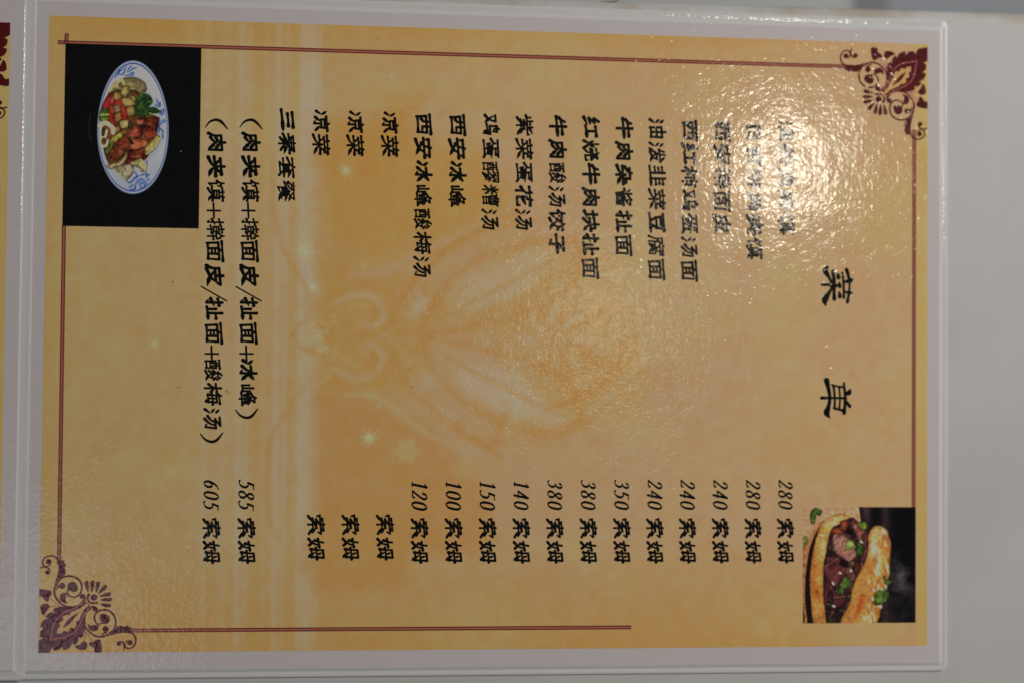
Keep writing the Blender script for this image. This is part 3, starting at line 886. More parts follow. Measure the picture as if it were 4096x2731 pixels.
P.shade([(885, 420), (925, 340), (965, 308), (1025, 308), (1095, 352), (1130, 440), (1156, 540), (1140, 700), (1142, 850), (1115, 1000), (1090, 1150), (1035, 1300), (955, 1500), (560, 1500), (650, 1260), (700, 1040), (760, 900), (850, 720), (885, 560)], 0.34, 18)
P.curve([(1000, 960), (960, 1100), (930, 1240), (915, 1330)], 16, (120, 62, 30), 14, 0.7)
# herbs and sesame
hn = fbm(x, y, 40, 88, 3)
def herb(pts, c, seed=1):
    mm = P.poly(pts, c, 10, 1, True, 9, seed)
    P.c += (mm * (hn - 0.5) * 130)[..., None] * np.array([0.8, 1, 0.4])
    P.shade(pts, 0.5, 14)
herb([(745, 285), (790, 262), (850, 262), (872, 300), (845, 365), (790, 340)], (112, 128, 44))
herb([(618, 490), (680, 478), (745, 570), (690, 582), (620, 600)], (142, 160, 78))
herb([(745, 500), (790, 520), (830, 610), (800, 660), (740, 640)], (58, 84, 30))
herb([(580, 930), (640, 915), (682, 1015), (610, 1060), (575, 1140), (530, 1080), (545, 1000)], (78, 102, 44))
herb([(185, 150), (235, 90), (300, 105), (325, 130), (300, 185), (258, 175), (235, 275), (190, 270)], (62, 90, 34))
herb([(90, 460), (135, 425), (150, 480), (120, 560), (90, 585)], (118, 134, 54))
herb([(940, 1240), (965, 1140), (1010, 1080), (1075, 1060), (1140, 1130), (1110, 1210), (1010, 1262)], (76, 102, 38))
herb([(1055, 930), (1080, 900), (1110, 960), (1150, 970), (1145, 1000), (1090, 1010)], (110, 132, 40))
herb([(90, 1330), (120, 1400), (100, 1500), (80, 1480)], (80, 80, 36))
herb([(410, 1410), (450, 1430), (430, 1490), (400, 1490)], (52, 74, 30))
herb([(670, 720), (710, 740), (705, 800), (680, 790)], (96, 92, 36))
for sx_, sy_, an in ((545, 876, 20), (460, 1000, 60), (468, 1275, 30), (675, 845, 80), (800, 500, 30), (1050, 1070, 20), (960, 845, 60), (940, 1190, 80), (1035, 1280, 70), (830, 1415, 60), (890, 975, 70), (950, 1080, 60), (320, 420, 20), (935, 600, 70), (965, 560, 40)):
    P.blob(sx_, sy_, 22, 13, (242, 226, 190), an, 0.6)
fine = fbm(x, y, 26, 481, 2)
P.c *= (1 + (fine - 0.5) * 0.5)[..., None]
g_ = P.c.mean(-1, keepdims=True)
P.c = (g_ + (P.c - g_) * 0.96) * 1.0
f2 = P.build('food_photo', PZ + 0.00003, page)
f2['label'] = 'photo of a stuffed flatbread with meat and green herbs on a dark background'


# ---------------------------------------------------------------- corner ornaments
def ornament(parent, corner, flip, limits, dark=None):
    """drawn in the units of an enlarged detail; the corner of the leaf is the origin"""
    U = 0.2807 * PXM
    fl = Flat(PZ + 0.00003, 1.0e-6)
    sg = -1 if flip else 1
    def T(p, mir):
        p = np.asarray(p, float)
        a, b = p[:, 0] - 88, 1437 - p[:, 1]
        if mir:
            a, b = b, a
        q = np.stack([corner[0] + sg * a * U, corner[1] + sg * b * U], 1)
        return np.concatenate([q, p[:, 2:] * U], 1) if p.shape[1] > 2 else q
    def fill(p, mat=0, mir=(0, 1), sm=True):
        for m_ in mir:
            q = T(p, m_)
            q = smooth(list(q) + [q[0]], 4, True)[:-1] if sm else q
            fl.ngon(q, mat)
    def line(p, w_, mat=0, mir=(0, 1), n=6):
        for m_ in mir:
            ribbon(fl, T(p, m_), (np.asarray(w_, float) * (1.28 if mat == 0 else 1.0) + (3 if mat == 0 else 0)) * U, mat, n)
    def dot(c, r_, mat=0, mir=(0, 1)):
        for m_ in mir:
            disc(fl, T([c], m_)[0], (r_ * 1.1) * U, mat)
    half = [(60, 1300), (140, 1258), (96, 1235), (106, 1160), (158, 1118), (104, 1110), (112, 1060), (145, 1010), (205, 983), (168, 970), (192, 930), (240, 904), (292, 910), (262, 884), (290, 846), (360, 832), (430, 832), (520, 826), (600, 806), (690, 752), (716, 770)]
    lo = [(88 + (1437 - b), 1437 - (a - 88)) for a, b in half][::-1]
    q = T(half + lo + [(60, 1500)], 0)
    fl.ngon(q, 0)
    # rose contour, dark core, tan heart, dark spindle
    core = [(240, 1285), (262, 1180), (275, 1090), (330, 985), (420, 912), (560, 850), (650, 792), (700, 745)]
    line(core, 15, 1)
    heart = [(328, 1197), (333, 1135), (368, 1105), (352, 1050), (412, 1012), (398, 968), (448, 940), (492, 946), (508, 908), (562, 884), (640, 850), (715, 782)]
    lo = [(88 + (1437 - b), 1437 - (a - 88)) for a, b in heart][::-1]
    fl.ngon(T(heart + lo, 0), 2)
    line([(415, 1112), (470, 1050), (530, 985), (610, 915)], [6, 40, 36, 4], 0, (0,))
    # scrolls
    line([(520, 832), (430, 822), (350, 762), (292, 680), (280, 600), (312, 520), (380, 440), (470, 412), (560, 430), (630, 490), (650, 570), (630, 650), (570, 698), (500, 690), (448, 652)], [14, 20, 18, 18, 16, 16, 16, 18, 18, 18, 18, 16, 16, 16, 14], 0)
    line([(440, 818), (370, 770), (312, 690), (296, 610), (322, 530)], [8, 10, 9, 8, 6], 1)
    line([(455, 655), (462, 610), (490, 570)], [10, 14, 20], 0)
    dot((522, 556), 60); line([(560, 560), (570, 600), (530, 632)], [50, 34, 8])
    dot((388, 545), 38); line([(388, 545), (345, 545), (312, 600)], [44, 22, 6])
    fill([(358, 705), (375, 655), (430, 640), (445, 690), (432, 745), (462, 788), (400, 775), (365, 745)])
    dot((660, 690), 33); line([(672, 690), (690, 730), (640, 778)], [30, 22, 8])
    fill([(348, 198), (415, 200), (408, 225), (432, 260), (416, 300), (434, 345), (420, 372), (436, 385), (380, 425), (318, 470), (290, 535), (282, 560), (300, 470), (330, 380), (345, 300)], sm=False)
    line([(318, 470), (340, 360), (346, 280), (335, 210), (300, 158), (235, 135), (160, 155), (122, 205), (130, 262), (180, 280), (228, 256)], [14, 16, 16, 16, 15, 14, 14, 14, 14, 12, 10])
    dot((200, 215), 34)
    line([(92, 298), (150, 288), (200, 305), (218, 345)], [12, 12, 14, 14]); dot((190, 360), 30)
    fill([(70, 595), (180, 598), (238, 620), (248, 662), (215, 705), (205, 758), (165, 750), (120, 690), (70, 690)])
    line([(222, 712), (290, 765), (345, 800)], [8, 10, 12], 1)
    fill([(110, 815), (150, 788), (200, 795), (224, 838), (185, 885), (155, 950), (122, 920), (105, 860)])
    line([(205, 850), (270, 818), (400, 828)], [6, 10, 12], 1)
    # fan
    for (a, b) in (((735, 622), (712, 505)), ((785, 627), (795, 500)), ((845, 632), (868, 516)), ((882, 652), (962, 562)), ((898, 688), (1018, 660)), ((908, 740), (1030, 735)), ((903, 797), (1018, 818))):
        line([a, ((a[0] + b[0]) / 2, (a[1] + b[1]) / 2), b], [10, 34, 42], 0, (0,))
    dot((818, 705), 42, 0, (0,))
    line([(745, 668), (732, 715), (765, 775), (862, 780)], [28, 18, 16, 20], 0, (0,))
    o = fl.build('corner_ornament', [dark or M_MAROON, M_ROSE, M_TAN], parent)
    bm = bmesh.new(); bm.from_mesh(o.data)
    for co, no in limits:
        bmesh.ops.bisect_plane(bm, geom=bm.verts[:] + bm.edges[:] + bm.faces[:], plane_co=(*co, 0), plane_no=(*no, 0), clear_outer=True)
    bm.to_mesh(o.data); bm.free()
    return o


ornament(page, plane(155, 2603.5), False, [((panel[0], 0), (-1, 0)), ((0, panel[1]), (0, -1))])
ornament(page, plane(3708, 205), True, [((panel[2], 0), (1, 0)), ((0, panel[3]), (0, 1))])


# ---------------------------------------------------------------- double border lines
def border(p0, p1, w_px=14, z=PZ + 0.00002, parent=page):
    a, b = plane(*p0), plane(*p1)
    fl = Flat(z, 2e-6)
    n = 12
    pts = [a + (b - a) * t for t in np.linspace(0, 1, n)]
    W = w_px * PXM
    ribbon(fl, pts, W, 1, 1, cap=False)
    d = (b - a) / np.linalg.norm(b - a)
    nn = np.array([-d[1], d[0]])
    for s in (-1, 1):
        ribbon(fl, [p + nn * s * W * 0.36 for p in pts], W * 0.30, 0, 1, cap=False)
    fl.build('border_line', [M_LINE_D, M_LINE_L], parent)


border((231, 170), (3412, 268), 15)
border((268, 134), (264, 178), 15, PZ + 0.000022)
border((256, 900), (236, 2258), 15)
border((3657, 520), (3654, 2027), 15)
border((500, 2520), (2525, 2507), 15)

# ---------------------------------------------------------------- writing
# brushed characters: strokes on a 100 x 100 square, y down; letter = kind of stroke
# h level, v upright, p falling left, n falling right, d dot, t rising flick, z folded line, H heavy level
PART = {
    'water3': 'd20,6 62,24|d8,36 52,52|t12,97 74,64',
    'ice2': 'd18,14 62,38|t12,84 74,50',
    'grass': 'h2,45 98,40|v32,8 35,88|v70,5 65,88',
    'hand': 'h4,27 96,20|z56,0 56,96 28,88|t4,70 98,50',
    'food': 'p46,0 34,24 6,44|z38,20 92,17 80,38|z46,42 46,94 94,70',
    'wood_l': 'h2,32 98,27|v54,0 54,99|p50,34 34,56 4,76|d60,42 97,64',
    'tree': 'h5,30 95,26|v50,0 50,99|p47,32 32,66 3,90|n53,32 70,64 98,92',
    'wine': 'h4,10 96,7|v12,32 14,99|z12,32 90,30 87,99|p38,10 36,46 26,58|z64,10 64,52 80,53|h15,68 86,67|h14,94 87,93',
    'rice': 'd12,10 30,30|d88,6 68,28|h2,43 98,39|v50,0 50,99|p46,46 32,66 4,84|d56,48 96,80',
    'silk': 'z60,0 18,32 76,28|z76,28 12,66 86,58|t4,98 94,78',
    'insect': 'v22,18 25,48|z22,20 80,17 76,46|h25,47 76,45|v50,0 50,84|h6,90 86,82|d78,70 97,97',
    'bird': 'p50,0 36,15|v24,16 25,60|z24,17 74,15 70,40|d42,22 54,34|z25,60 92,57 84,97 62,91|h6,79 72,76',
    'again': 'z6,13 86,10|p84,12 58,60 6,94|n18,30 56,66 97,97',
    'face': 'h2,8 98,5|p50,8 40,27|v9,29 12,98|z9,29 91,26 88,98|v36,30 37,92|v64,30 63,92|h38,51 62,50|h38,71 62,70|h12,94 88,93',
    'west': 'h2,10 98,6|v10,34 13,97|z10,34 92,31 88,97|p38,10 37,50 24,66|z62,10 62,60 80,62|h13,91 88,90',
    'meat': 'p14,22 14,66 3,98|z14,22 89,19 88,98 74,92|v50,0 50,24|p50,24 40,42 25,54|d52,30 76,52|p50,52 40,72 24,86|n51,54 62,70 80,88',
    'press': 'h12,25 88,21|d22,34 36,51|d78,32 64,49|h3,61 97,56|p50,0 49,56 34,80 5,97|n52,58 70,82 99,98',
    'white': 'p50,0 36,20|v14,22 17,99|z14,22 89,19 86,99|h17,57 86,55|h17,94 86,92',
    'lucky': 'h3,18 97,14|v50,0 50,40|h14,43 86,40|v19,59 24,99|z19,59 84,57 78,99|h24,94 78,92',
    'both': 'd24,2 37,19|d76,0 63,19|h12,29 88,25|h2,60 98,54|p34,28 31,70 10,98|v68,26 68,99',
    'shut': 'd25,2 38,21|d77,0 63,21|h13,33 87,29|h3,60 97,54|p50,32 44,66 6,98|n52,58 68,82 98,98',
    'child_boy': 'd46,0 54,10|h15,14 85,12|d33,19 39,30|d69,17 62,30|h3,35 97,31|v20,45 22,70|z20,45 82,43 80,70|h22,57 80,56|h22,70 80,69|v50,45 50,95|h15,83 85,81|H1,98 99,94',
    'skin': 'z13,22 93,17 84,36|p13,22 13,62 1,98|v50,0 50,45|z22,47 76,44|p76,44 58,74 16,98|n26,50 58,80 99,98',
    'roof': 'd46,0 55,40|d7,52 10,98|z7,52 95,44 84,92',
    'woman_b': 'p46,0 38,30 26,50|n26,50 52,70 84,99|p70,28 52,72 8,99|h2,33 98,26',
    'woman_l': 'p46,0 36,34 20,56|d20,56 78,94|p78,28 52,70 4,97|h2,34 98,27',
    'stem': 'h4,14 49,11|v27,0 27,30|v9,30 10,62|z9,30 46,29 45,62|h9,46 46,45|h9,62 46,61|h0,79 53,75|v27,62 27,99|p76,0 68,18 54,34|n74,6 84,20 100,36|h60,47 94,44|h54,69 100,65|v77,46 77,99',
    'work': 'h9,19 91,15|v50,18 50,86|H1,90 99,84',
    'city': 'd46,0 54,14|h3,25 97,20|v20,43 20,82|z20,43 83,41 80,80 68,74|v50,24 50,99',
    'foot': 'z8,12 92,9 78,32|v50,12 50,74|h52,43 80,41|p26,38 22,62 3,94|n18,58 46,84 99,92',
    'soup_r': 'z16,8 76,5 26,36|z26,36 94,32 84,96 66,90|p50,36 34,62 6,80|p72,36 58,70 26,99',
    'from': 'v12,25 14,98|z12,25 91,22 87,98|v50,0 50,93|h14,59 87,57|h14,94 87,92',
    'send': 'p26,6 18,26 10,38|h10,39 96,34|p48,0 40,48 3,98|z38,56 80,54|p80,54 60,82 24,98|n38,60 62,84 99,98|d66,6 84,23',
    'leek': 'v36,0 36,84|v64,0 64,84|h7,18 36,17|h10,41 36,39|h6,65 36,62|h64,17 93,15|h64,40 90,37|h64,63 94,60|H1,97 99,91',
    'bean': 'h7,8 93,4|v21,24 24,58|z21,24 81,22 77,58|h24,55 77,53|d27,64 37,84|d73,62 63,84|H1,98 99,92',
    'rot': 'd47,0 55,10|h12,15 97,11|p12,15 12,60 0,99|p38,20 22,43|v29,34 29,55|h40,31 94,28|z77,18 77,55 64,52|d50,36 60,47|v28,62 26,99|z28,62 89,60 88,99 78,95|v57,55 57,62|p57,64 42,80|d58,68 76,79|p57,80 40,97|d58,82 76,95',
    'cow': 'p28,6 20,26 8,42|h22,29 90,24|H1,60 99,54|v52,0 52,99',
    'nine': 'p40,0 34,44 3,94|z10,32 74,27 70,86 99,80',
    'sauce_top': 'd4,14 16,46|t0,92 22,72|v27,0 27,99|p60,0 36,46|z56,22 86,18|p86,18 70,66 36,99|d54,42 66,62',
    'stop': 'v52,0 52,90|h54,43 94,40|v19,38 20,92|H1,97 99,91',
    'fire_l': 'd10,30 24,52|d92,26 70,50|p50,0 48,52 3,98|d54,58 96,94',
    'burn_r': 'h9,19 84,14|n40,0 58,30 94,42|p84,18 60,36 14,46|h7,56 93,51|p38,54 34,76 3,98|z60,53 60,90 99,87 97,74',
    'earth_l': 'h8,33 92,28|v50,2 50,84|t0,95 99,76',
    'piece_r': 'z13,27 80,23 78,52|h1,57 99,51|p48,0 46,54 3,98|n50,56 70,80 99,98',
    'sour_r': 'z50,0 20,24 80,21|d68,6 88,30|d38,30 10,53|d62,32 92,50|p46,44 12,78|z34,59 78,56|p78,56 58,82 10,99|n34,62 60,84 99,98',
    'cross': 'd46,0 55,13|h3,23 97,18|d36,29 8,54|d64,30 94,50|p72,46 52,78 4,99|n26,50 58,82 99,98',
    'son': 'z15,10 86,7 52,34|z52,34 52,96 28,88|H1,54 99,48',
    'purple': 'v30,0 30,32|h30,16 46,15|v11,12 12,34|t0,40 52,29|d90,4 62,21|z60,0 60,35 97,34 96,22|z52,36 23,55 70,52|z70,52 20,75 80,71|d66,60 86,77|v50,74 50,99|d34,79 10,97|d68,80 92,95',
    'flower_b': 'p34,0 22,28 2,52|v22,28 22,99|d92,14 54,46|z54,0 54,92 98,92 97,68',
    'lao_r': 'z3,4 44,3 42,38 31,36|d14,12 26,19|t7,33 36,22|z54,4 97,3 93,38 83,36|d64,12 76,19|t57,33 88,22|p50,38 4,67|n50,40 70,54 99,65|p64,55 32,69|p72,66 26,85|p80,78 16,100',
    'cao_r': 'h1,12 99,9|v13,22 14,52|z13,22 87,21 86,52|h14,37 86,36|h14,52 86,51|v38,0 38,52|v62,0 62,52|v21,62 22,99|z21,62 79,61 78,99|h22,79 78,78|h22,96 78,95',
    'water_r': 'z52,0 52,96 34,88|z5,33 42,30|p42,30 28,60 4,86|d92,18 60,43|n56,34 74,68 99,93',
    'hill_l': 'v50,8 50,86|v11,36 12,88|h12,88 90,85|v90,34 90,93',
    'peak_r': 'p44,0 30,18 6,32|z34,12 78,9|p78,10 50,36 4,50|n22,20 58,38 99,48|h15,58 85,55|h19,72 81,70|h2,89 98,85|v50,46 50,100',
    'each': 'p28,0 18,16 2,28|h20,15 94,11|p24,30 22,60 16,82|z24,30 84,28 76,97 60,91|h0,58 100,53|d46,36 55,49|d42,61 53,73|h18,83 80,80',
    'capital': 'd46,0 55,12|h1,21 99,17|v21,33 24,55|z21,33 81,31 76,55|h24,54 76,53|z50,55 50,97 34,90|d30,64 6,90|d68,63 95,88',
    'three': 'h14,14 86,10|h20,48 80,44|H1,92 99,84',
    'qin': 'h13,12 87,9|h19,26 81,23|h3,40 97,36|p48,0 40,44 1,74|n54,38 72,56 99,72|d66,46 38,55|h19,67 81,64|v50,54 50,99|d46,68 20,92|d56,70 82,90',
    'cover': 'h4,15 96,11|p48,0 38,24 1,46|n54,14 72,30 99,44|v34,36 35,70|h36,37 72,36|h36,48 70,47|h36,59 70,58|H4,71 96,68|z42,72 22,93 82,90|d68,78 88,99',
    'meal': 'h7,6 45,4|p24,0 16,18 2,36|z20,17 42,15|p42,15 30,32 6,44|z54,6 88,4|p88,5 72,28 50,40|n56,12 76,28 98,38|p50,28 34,46 2,62|n50,30 70,48 99,60|h34,50 66,49|v29,58 30,97|z29,58 71,57 70,77|h30,67 70,66|h30,77 70,76|t29,99 54,88|d86,79 64,90|n52,80 70,90 98,99',
    'rope': 'h21,10 79,7|v50,0 50,24|d5,24 10,41|z5,24 95,21 86,39|z48,30 22,49 68,46|z68,46 18,71 80,67|d68,55 87,73|v50,70 50,99|d32,75 8,96|d70,76 95,95',
    'mother': 'p22,6 20,46 12,85|z22,6 88,3 78,97 60,90|h0,50 100,45|d46,16 55,33|d42,57 53,71|h14,81 82,78',
    'not': 'v21,8 22,50|z21,8 81,6 78,50|h22,29 78,28|h22,49 78,48|h1,67 99,63|p48,50 40,76 3,99|n54,66 72,82 99,98',
    'dish_b': 'h12,4 88,0|d20,14 29,29|d46,12 52,26|d80,9 70,27|h4,45 96,41|v50,32 50,99|p47,46 32,76 2,97|n54,46 70,72 99,97',
}
CHAR = {
    '潼': 'water3 0 4 26 98;child_boy 30 0 100 100', '关': 'shut 0 0 100 100', '肉': 'meat 3 0 97 100', '夹': 'press 0 0 100 100',
    '馍': 'food 0 0 32 98;grass 36 2 100 24;not 36 26 100 100', '白': 'white 10 0 90 100', '吉': 'lucky 0 0 100 100',
    '饼': 'food 0 0 36 98;both 40 0 100 100', '西': 'west 0 3 100 97', '安': 'roof 0 0 100 32;woman_b 0 26 100 100',
    '擀': 'hand 0 0 30 100;stem 33 0 100 100', '面': 'face 0 0 100 100', '皮': 'skin 0 0 100 100', '红': 'silk 0 2 38 98;work 42 8 100 96',
    '柿': 'wood_l 0 0 38 100;city 42 0 100 100', '鸡': 'again 0 12 40 92;bird 42 0 100 100', '蛋': 'foot 0 0 100 52;insect 4 46 98 100',
    '汤': 'water3 0 4 30 98;soup_r 32 0 100 100', '油': 'water3 0 4 28 98;from 34 0 98 100', '泼': 'water3 0 4 28 98;send 30 0 100 100',
    '韭': 'leek 0 0 100 100', '菜': 'grass 2 0 98 30;dish_b 0 30 100 100', '豆': 'bean 2 2 98 98', '腐': 'rot 0 0 100 100',
    '牛': 'cow 0 0 100 100', '杂': 'nine 8 0 92 46;tree 0 42 100 100', '酱': 'sauce_top 2 0 98 50;wine 12 50 88 100',
    '扯': 'hand 0 0 36 100;stop 40 4 100 98', '烧': 'fire_l 0 2 36 98;burn_r 36 0 100 100', '块': 'earth_l 0 6 36 92;piece_r 36 0 100 100',
    '酸': 'wine 0 4 44 98;sour_r 46 0 100 100', '饺': 'food 0 0 36 98;cross 38 0 100 100', '子': 'son 4 2 96 98', '紫': 'purple 0 0 100 100',
    '花': 'grass 2 0 98 34;flower_b 2 34 98 100', '醪': 'wine 0 4 42 98;lao_r 45 0 100 100', '糟': 'rice 0 2 40 98;cao_r 44 0 100 100',
    '冰': 'ice2 0 10 28 92;water_r 28 0 100 100', '峰': 'hill_l 0 8 36 92;peak_r 38 0 100 100', '梅': 'wood_l 0 0 40 100;each 42 0 100 100',
    '凉': 'ice2 0 8 26 94;capital 28 0 100 100', '三': 'three 0 8 100 92', '秦': 'qin 0 0 100 100', '套': 'cover 0 0 100 100',
    '餐': 'meal 0 0 100 100', '索': 'rope 0 0 100 100', '姆': 'woman_l 0 4 42 96;mother 44 2 100 98',
}
PROFILE = {'h': (1.15, .80, .85, 1.35), 'v': (1.15, .95, .95, 1.05), 'p': (.95, .85, 1.05, 1.3), 'n': (.65, 1.0, 1.6, .35), 'd': (.65, 1.35, 1.25),
           't': (1.35, 1.0, .45), 'z': (1.0, .95), 'H': (1.1, .8, .95, 1.55, .9)}


def put_char(fl, ch, X, Y, em):
    """X: middle line of the writing, Y: centre of the character; written down the picture, tops to the right"""
    def T(gx, gy):
        up = (50 - gy) / 100 * 0.71 * em + 0.05 * (gx - 50) / 100 * em
        return X + up, Y - (gx - 50) / 100 * 0.90 * em
    if ch in '()+/':
        if ch == '+':
            for a, b in (((14, 62), (86, 62)), ((50, 22), (50, 100))):
                ribbon(fl, np.array([(*T(*a), .085 * em), (*T(*b), .085 * em)]), 0, 0, 2)
        elif ch == '/':
            ribbon(fl, np.array([(*T(16, 128), .06 * em), (*T(84, -22), .06 * em)]), 0, 0, 2)
        else:
            s = 1 if ch == '(' else -1
            ribbon(fl, np.array([(*T(50 + s * 26, -14), .05 * em), (*T(50 - s * 8, 22), .12 * em), (*T(50 - s * 18, 54), .12 * em), (*T(50 - s * 8, 92), .09 * em), (*T(50 + s * 20, 122), .04 * em)]), 0, 0, 6)
        return
    parts = [q.split() for q in CHAR[ch].split(';')]
    strokes = []
    for nm, *bx in parts:
        x0, y0, x1, y1 = map(float, bx)
        for s_ in PART[nm].split('|'):
            pts = [tuple(map(float, q.split(','))) for q in s_[1:].split()]
            strokes.append((s_[0], [(x0 + (x1 - x0) * a / 100, y0 + (y1 - y0) * b / 100) for a, b in pts]))
    base = em * min(0.134, max(0.074, 0.134 * (6.0 / max(len(strokes), 6)) ** 0.46))
    base *= {'汤': 0.8, '套': 0.84, '秦': 0.9, '索': 0.9, '餐': 0.92, '西': 0.92}.get(ch, 1.0)
    for kd, pts in strokes:
        q = np.array([T(*p) for p in pts])
        if kd == 'z':
            for i in range(len(q) - 1):
                ribbon(fl, np.concatenate([q[i:i + 2], [[base * 1.02], [base * (0.95 if i < len(q) - 2 or len(q) < 3 else 0.8)]]], 1), 0, 0, 2)
            continue
        ln = float(np.sum(np.linalg.norm(np.diff(q, axis=0), axis=1)))
        wd = np.array(PROFILE[kd]) * base
        if kd == 'd':
            wd *= min(1.0, 0.55 + ln / (em * 0.5))
        p = smooth(q, 5) if len(q) > 2 else q[:1] + (q[1:] - q[:1]) * np.linspace(0, 1, 7)[:, None]
        w3 = np.interp(np.linspace(0, 1, len(p)), np.linspace(0, 1, len(wd)), wd)
        if kd in 'hH':                                     # a slight sag, as a brush makes it
            p = p + np.stack([-np.sin(np.linspace(0, math.pi, len(p))) * 0.008 * em * -1, np.zeros(len(p))], 1)
        ribbon(fl, np.concatenate([p, w3[:, None]], 1), 0, 0, 1)


INK_Z = PZ + 0.00004
EM = float(np.linalg.norm(plane(1690, 456) - plane(1690, 456 + 90)))
PITCH = float(np.linalg.norm(plane(1690, 456) - plane(1690, 456 + 94.8)))


def dish(text, x_mid, y_start, ys=None):
    fl = Flat(INK_Z, 3e-7)
    p = plane(x_mid, y_start)
    Y = p[1] - PITCH * 0.44
    for i, ch in enumerate(text):
        yy = plane(x_mid, ys[i])[1] if ys else Y - PITCH * i
        put_char(fl, ch, p[0], yy, EM)
    return fl.build('dish_name', [M_INK], page)


DIG = {
    '0': [([(.27, .98), (.10, .80), (.07, .5), (.10, .2), (.27, .02), (.44, .2), (.47, .5), (.44, .8), (.27, .98)], True)],
    '1': [([(.12, .84), (.22, .88), (.32, .98)], False), ([(.32, .97), (.31, .5), (.31, .03)], False), ([(.16, .025), (.46, .025)], False)],
    '2': [([(.09, .74), (.15, .92), (.29, .985), (.43, .86), (.41, .66), (.26, .38), (.06, .05)], False), ([(.06, .05), (.25, .055), (.40, .05), (.47, .16)], False)],
    '3': [([(.11, .82), (.20, .95), (.34, .96), (.41, .80), (.34, .62), (.20, .54)], False), ([(.20, .54), (.36, .48), (.43, .29), (.34, .09), (.18, .015), (.06, .06)], False)],
    '4': [([(.38, .98), (.2, .63), (.04, .29)], False), ([(.04, .29), (.25, .29), (.50, .29)], False), ([(.375, .97), (.37, .5), (.37, .02)], False)],
    '5': [([(.18, .95), (.32, .96), (.47, .97)], False), ([(.18, .95), (.14, .78), (.11, .60)], False), ([(.11, .60), (.28, .60), (.41, .47), (.42, .25), (.31, .07), (.15, .01), (.04, .06)], False)],
    '6': [([(.47, .98), (.26, .86), (.11, .58), (.07, .28), (.17, .04), (.33, .05), (.43, .25), (.38, .48), (.25, .55), (.11, .42)], False)],
    '8': [([(.25, .54), (.11, .70), (.14, .91), (.28, .98), (.41, .89), (.39, .70), (.25, .54), (.08, .33), (.09, .11), (.25, .01), (.42, .12), (.42, .34), (.25, .54)], False)],
}


def put_digit(fl, ch, X, Y, h):
    for pts, closed in DIG[ch]:
        p = smooth(pts, 6, closed)
        t = np.gradient(p, axis=0)
        an = np.arctan2(t[:, 1], t[:, 0])
        wd = 0.066 + 0.105 * np.abs(np.sin(an - 0.25)) ** 1.6
        if ch == '1' and len(pts) == 2:
            wd[:] = 0.062
        q = np.stack([p[:, 0] + 0.2 * p[:, 1], p[:, 1]], 1)
        w3 = np.concatenate([np.stack([X + q[:, 1] * h, Y - q[:, 0] * h], 1), (wd * h)[:, None]], 1)
        ribbon(fl, w3, 0, 0, 1, closed)


def price(digits, x_lo, x_hi, y_dig, y_som):
    fl = Flat(INK_Z, 3e-7)
    if digits:
        a, b = plane(x_lo, y_dig), plane(x_hi, y_dig)
        h = b[0] - a[0]
        for i, d in enumerate(digits):
            put_digit(fl, d, a[0], a[1] - i * 41.5 * PXM * 0.985 + 0.05 * h, h)
    for ch, yy in zip('索姆', y_som):
        p = plane((x_lo + x_hi) / 2, yy)
        put_char(fl, ch, p[0], p[1], EM * 1.0)
    return fl.build('price', [M_INK], page)


ROWS = [  # writing, middle x, first y
    ('潼关肉夹馍', 3144, 485), ('白吉饼肉夹馍', 3017, 489), ('西安擀面皮', 2886, 485), ('西红柿鸡蛋汤面', 2757, 482),
    ('油泼韭菜豆腐面', 2626, 476), ('牛肉杂酱扯面', 2494, 472), ('红烧牛肉块扯面', 2362, 468), ('牛肉酸汤饺子', 2228, 464),
    ('紫菜蛋花汤', 2095, 461), ('鸡蛋醪糟汤', 1961, 459), ('西安冰峰', 1828, 459), ('西安冰峰酸梅汤', 1692, 456),
    ('凉菜', 1558, 449), ('凉菜', 1420, 446), ('凉菜', 1283, 442), ('三秦套餐', 1146, 438)]
for t_, xm, y0 in ROWS:
    dish(t_, xm + 4, y0)
z1 = lambda v: v * 0.5996
Y18 = [z1(v) for v in (826, 952, 1112, 1274, 1407, 1530)] + [900 + z1(v) for v in (175, 340, 460, 560, 722, 858)]
dish('(肉夹馍+擀面皮/扯面+冰峰)', 1006, 490, Y18 + [900 + z1(v) for v in (965, 1130, 1258)])
dish('(肉夹馍+擀面皮/扯面+酸梅汤)', 868, 490, Y18 + [900 + z1(v) for v in (967, 1125, 1290, 1418)])

R8 = lambda v: 1300 + v * 0.5996
R9 = lambda v: 2696 + v * 0.5996
SY = (2110, 2206)
for d_, a_, b_ in (('280', R9(697), R9(790)), ('280', R9(480), R9(575)), ('240', R9(262), R9(357)), ('240', R9(43), R9(138)),
                   ('240', R8(2153), R8(2248)), ('350', R8(1932), R8(2028)), ('380', R8(1709), R8(1805)), ('380', R8(1486), R8(1582)),
                   ('140', R8(1262), R8(1358)), ('150', R8(1035), R8(1135)), ('100', R8(808), R8(908)), ('120', R8(580), R8(682)),
                   ('585', 956, 1017), ('605', 816, 876)):
    price(d_, a_, b_, 1919, SY)
for a_, b_ in ((R8(345), R8(455)), (R8(115), R8(225)), (1231, 1297)):
    price('', a_, b_, 1919, (2096, 2193))

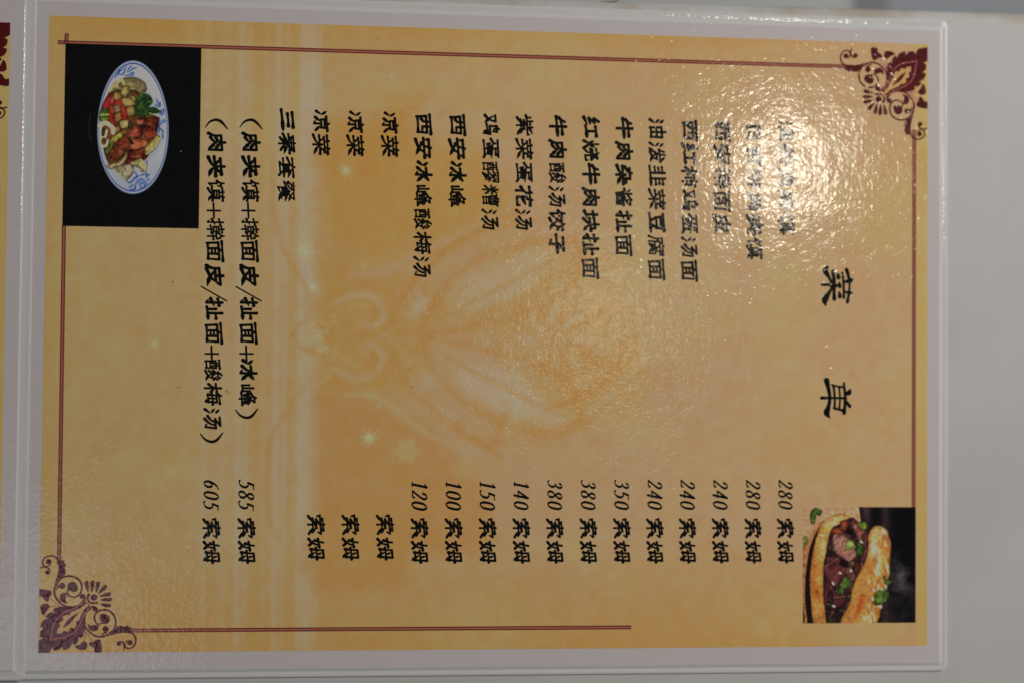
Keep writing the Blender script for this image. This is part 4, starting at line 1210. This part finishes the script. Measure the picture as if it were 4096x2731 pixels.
# the two large characters of the heading, brushed
TT = [
    [(462, 178, 28), (478, 235, 24), (489, 320, 15), (481, 400, 20), (470, 468, 24)],
    [(507, 270, 26), (490, 277, 34), (440, 290, 14)], [(507, 391, 20), (490, 388, 26), (440, 374, 12)],
    [(425, 210, 20), (435, 300, 18), (438, 430, 20)],
    [(386, 222, 22), (389, 250, 32), (391, 268, 8)], [(398, 300, 20), (403, 332, 26)], [(394, 372, 8), (400, 395, 24), (402, 420, 30)],
    [(340, 195, 28), (352, 300, 24), (350, 380, 24), (352, 440, 30)],
    [(378, 322, 20), (340, 322, 44), (305, 314, 22), (240, 313, 20)],
    [(335, 306, 16), (300, 240, 26), (272, 190, 40), (285, 160, 28)],
    [(335, 335, 14), (303, 390, 28), (268, 450, 46), (276, 502, 8)],
    [(494, 1252, 18), (482, 1275, 38), (455, 1290, 18)], [(490, 1396, 26), (472, 1372, 22), (455, 1345, 16)],
    [(437, 1188, 16), (448, 1300, 20), (446, 1400, 22), (440, 1456, 28)],
    [(430, 1225, 16), (380, 1218, 14), (332, 1206, 16)], [(442, 1438, 26), (400, 1426, 18), (350, 1414, 20)],
    [(395, 1222, 14), (403, 1320, 14), (396, 1430, 14)], [(345, 1212, 18), (356, 1320, 16), (355, 1415, 18)],
    [(282, 1165, 40), (300, 1240, 28), (312, 1320, 24), (300, 1400, 30), (284, 1455, 44), (314, 1502, 6)],
    [(458, 1325, 18), (340, 1322, 16), (238, 1322, 24)]]
for k_, s_ in enumerate(TT):
    if k_ in (0, 11):
        fl = Flat(INK_Z, 6e-7)
    s_ = np.array(s_, float)
    q = plane(3180 + s_[:, 0] * 0.4463, 1000 + s_[:, 1] * 0.4463)
    ribbon(fl, np.concatenate([q, (s_[:, 2] * 0.4463 * PXM * 1.32)[:, None]], 1), 0, 0, 6)
    if k_ in (10, len(TT) - 1):
        fl.build('heading_character', [M_INK], page)

# ================================================================== the page beside it, overlapping from the left
LZ = 0.00055
page2 = thing('laminated_menu_page', 'second laminated menu page, only its narrow yellow edge showing at far left', 'menu page')
pr2 = rect_from((-3300, 0), (96, 0), (54, 2694), (-3300, 2694), LZ)
pr2 = (pr2[2] - 0.10, pr2[1], pr2[2], plane(96, -60, LZ)[1])
slab('paper_sheet', rect_pts(pr2), TZ + 0.0008, LZ, M_PAPER, page2)
prof2 = [(0.0, LZ - 0.00002), (0.10, LZ - 0.00018), (0.22, LZ - 0.00030), (0.34, LZ - 0.00022), (0.48, LZ - 0.00034), (0.62, LZ - 0.00030), (0.86, LZ - 0.00030), (0.97, LZ - 0.00034), (1.0, LZ - 0.00040), (1.0, 0.00006)]
out2 = (pr2[0] - 40 * PXM, pr2[1] - 40 * PXM, pr2[2] + 44 * PXM, pr2[3] + 45 * PXM)
film_ring('film_border', pr2, out2, 26 * PXM, prof2, page2, 5)
pp2 = rect_from((-1000, 75), (34, 75), (4, 2600), (-1000, 2600), LZ)
P = Paint(pr2[2] - 0.06, pp2[1], pp2[2], pp2[3], 60, 300, lambda a, b: (a / 1.7415, b / 1.7415))
P.c[:] = (188, 154, 96)
P.c += ((fbm(P.x, P.y, 60, 8, 3) - 0.5) * 14)[..., None]
P.build('printed_panel', LZ + PZ, page2)
o = ornament(page2, plane(35, 101, LZ), True, [((pp2[2], 0), (1, 0)), ((0, pp2[3]), (0, 1)), ((pr2[2] - 0.06, 0), (-1, 0))], print_mat('dark_red_ink', albedo((72, 12, 14)), grain=0.1))
o.location.z = LZ
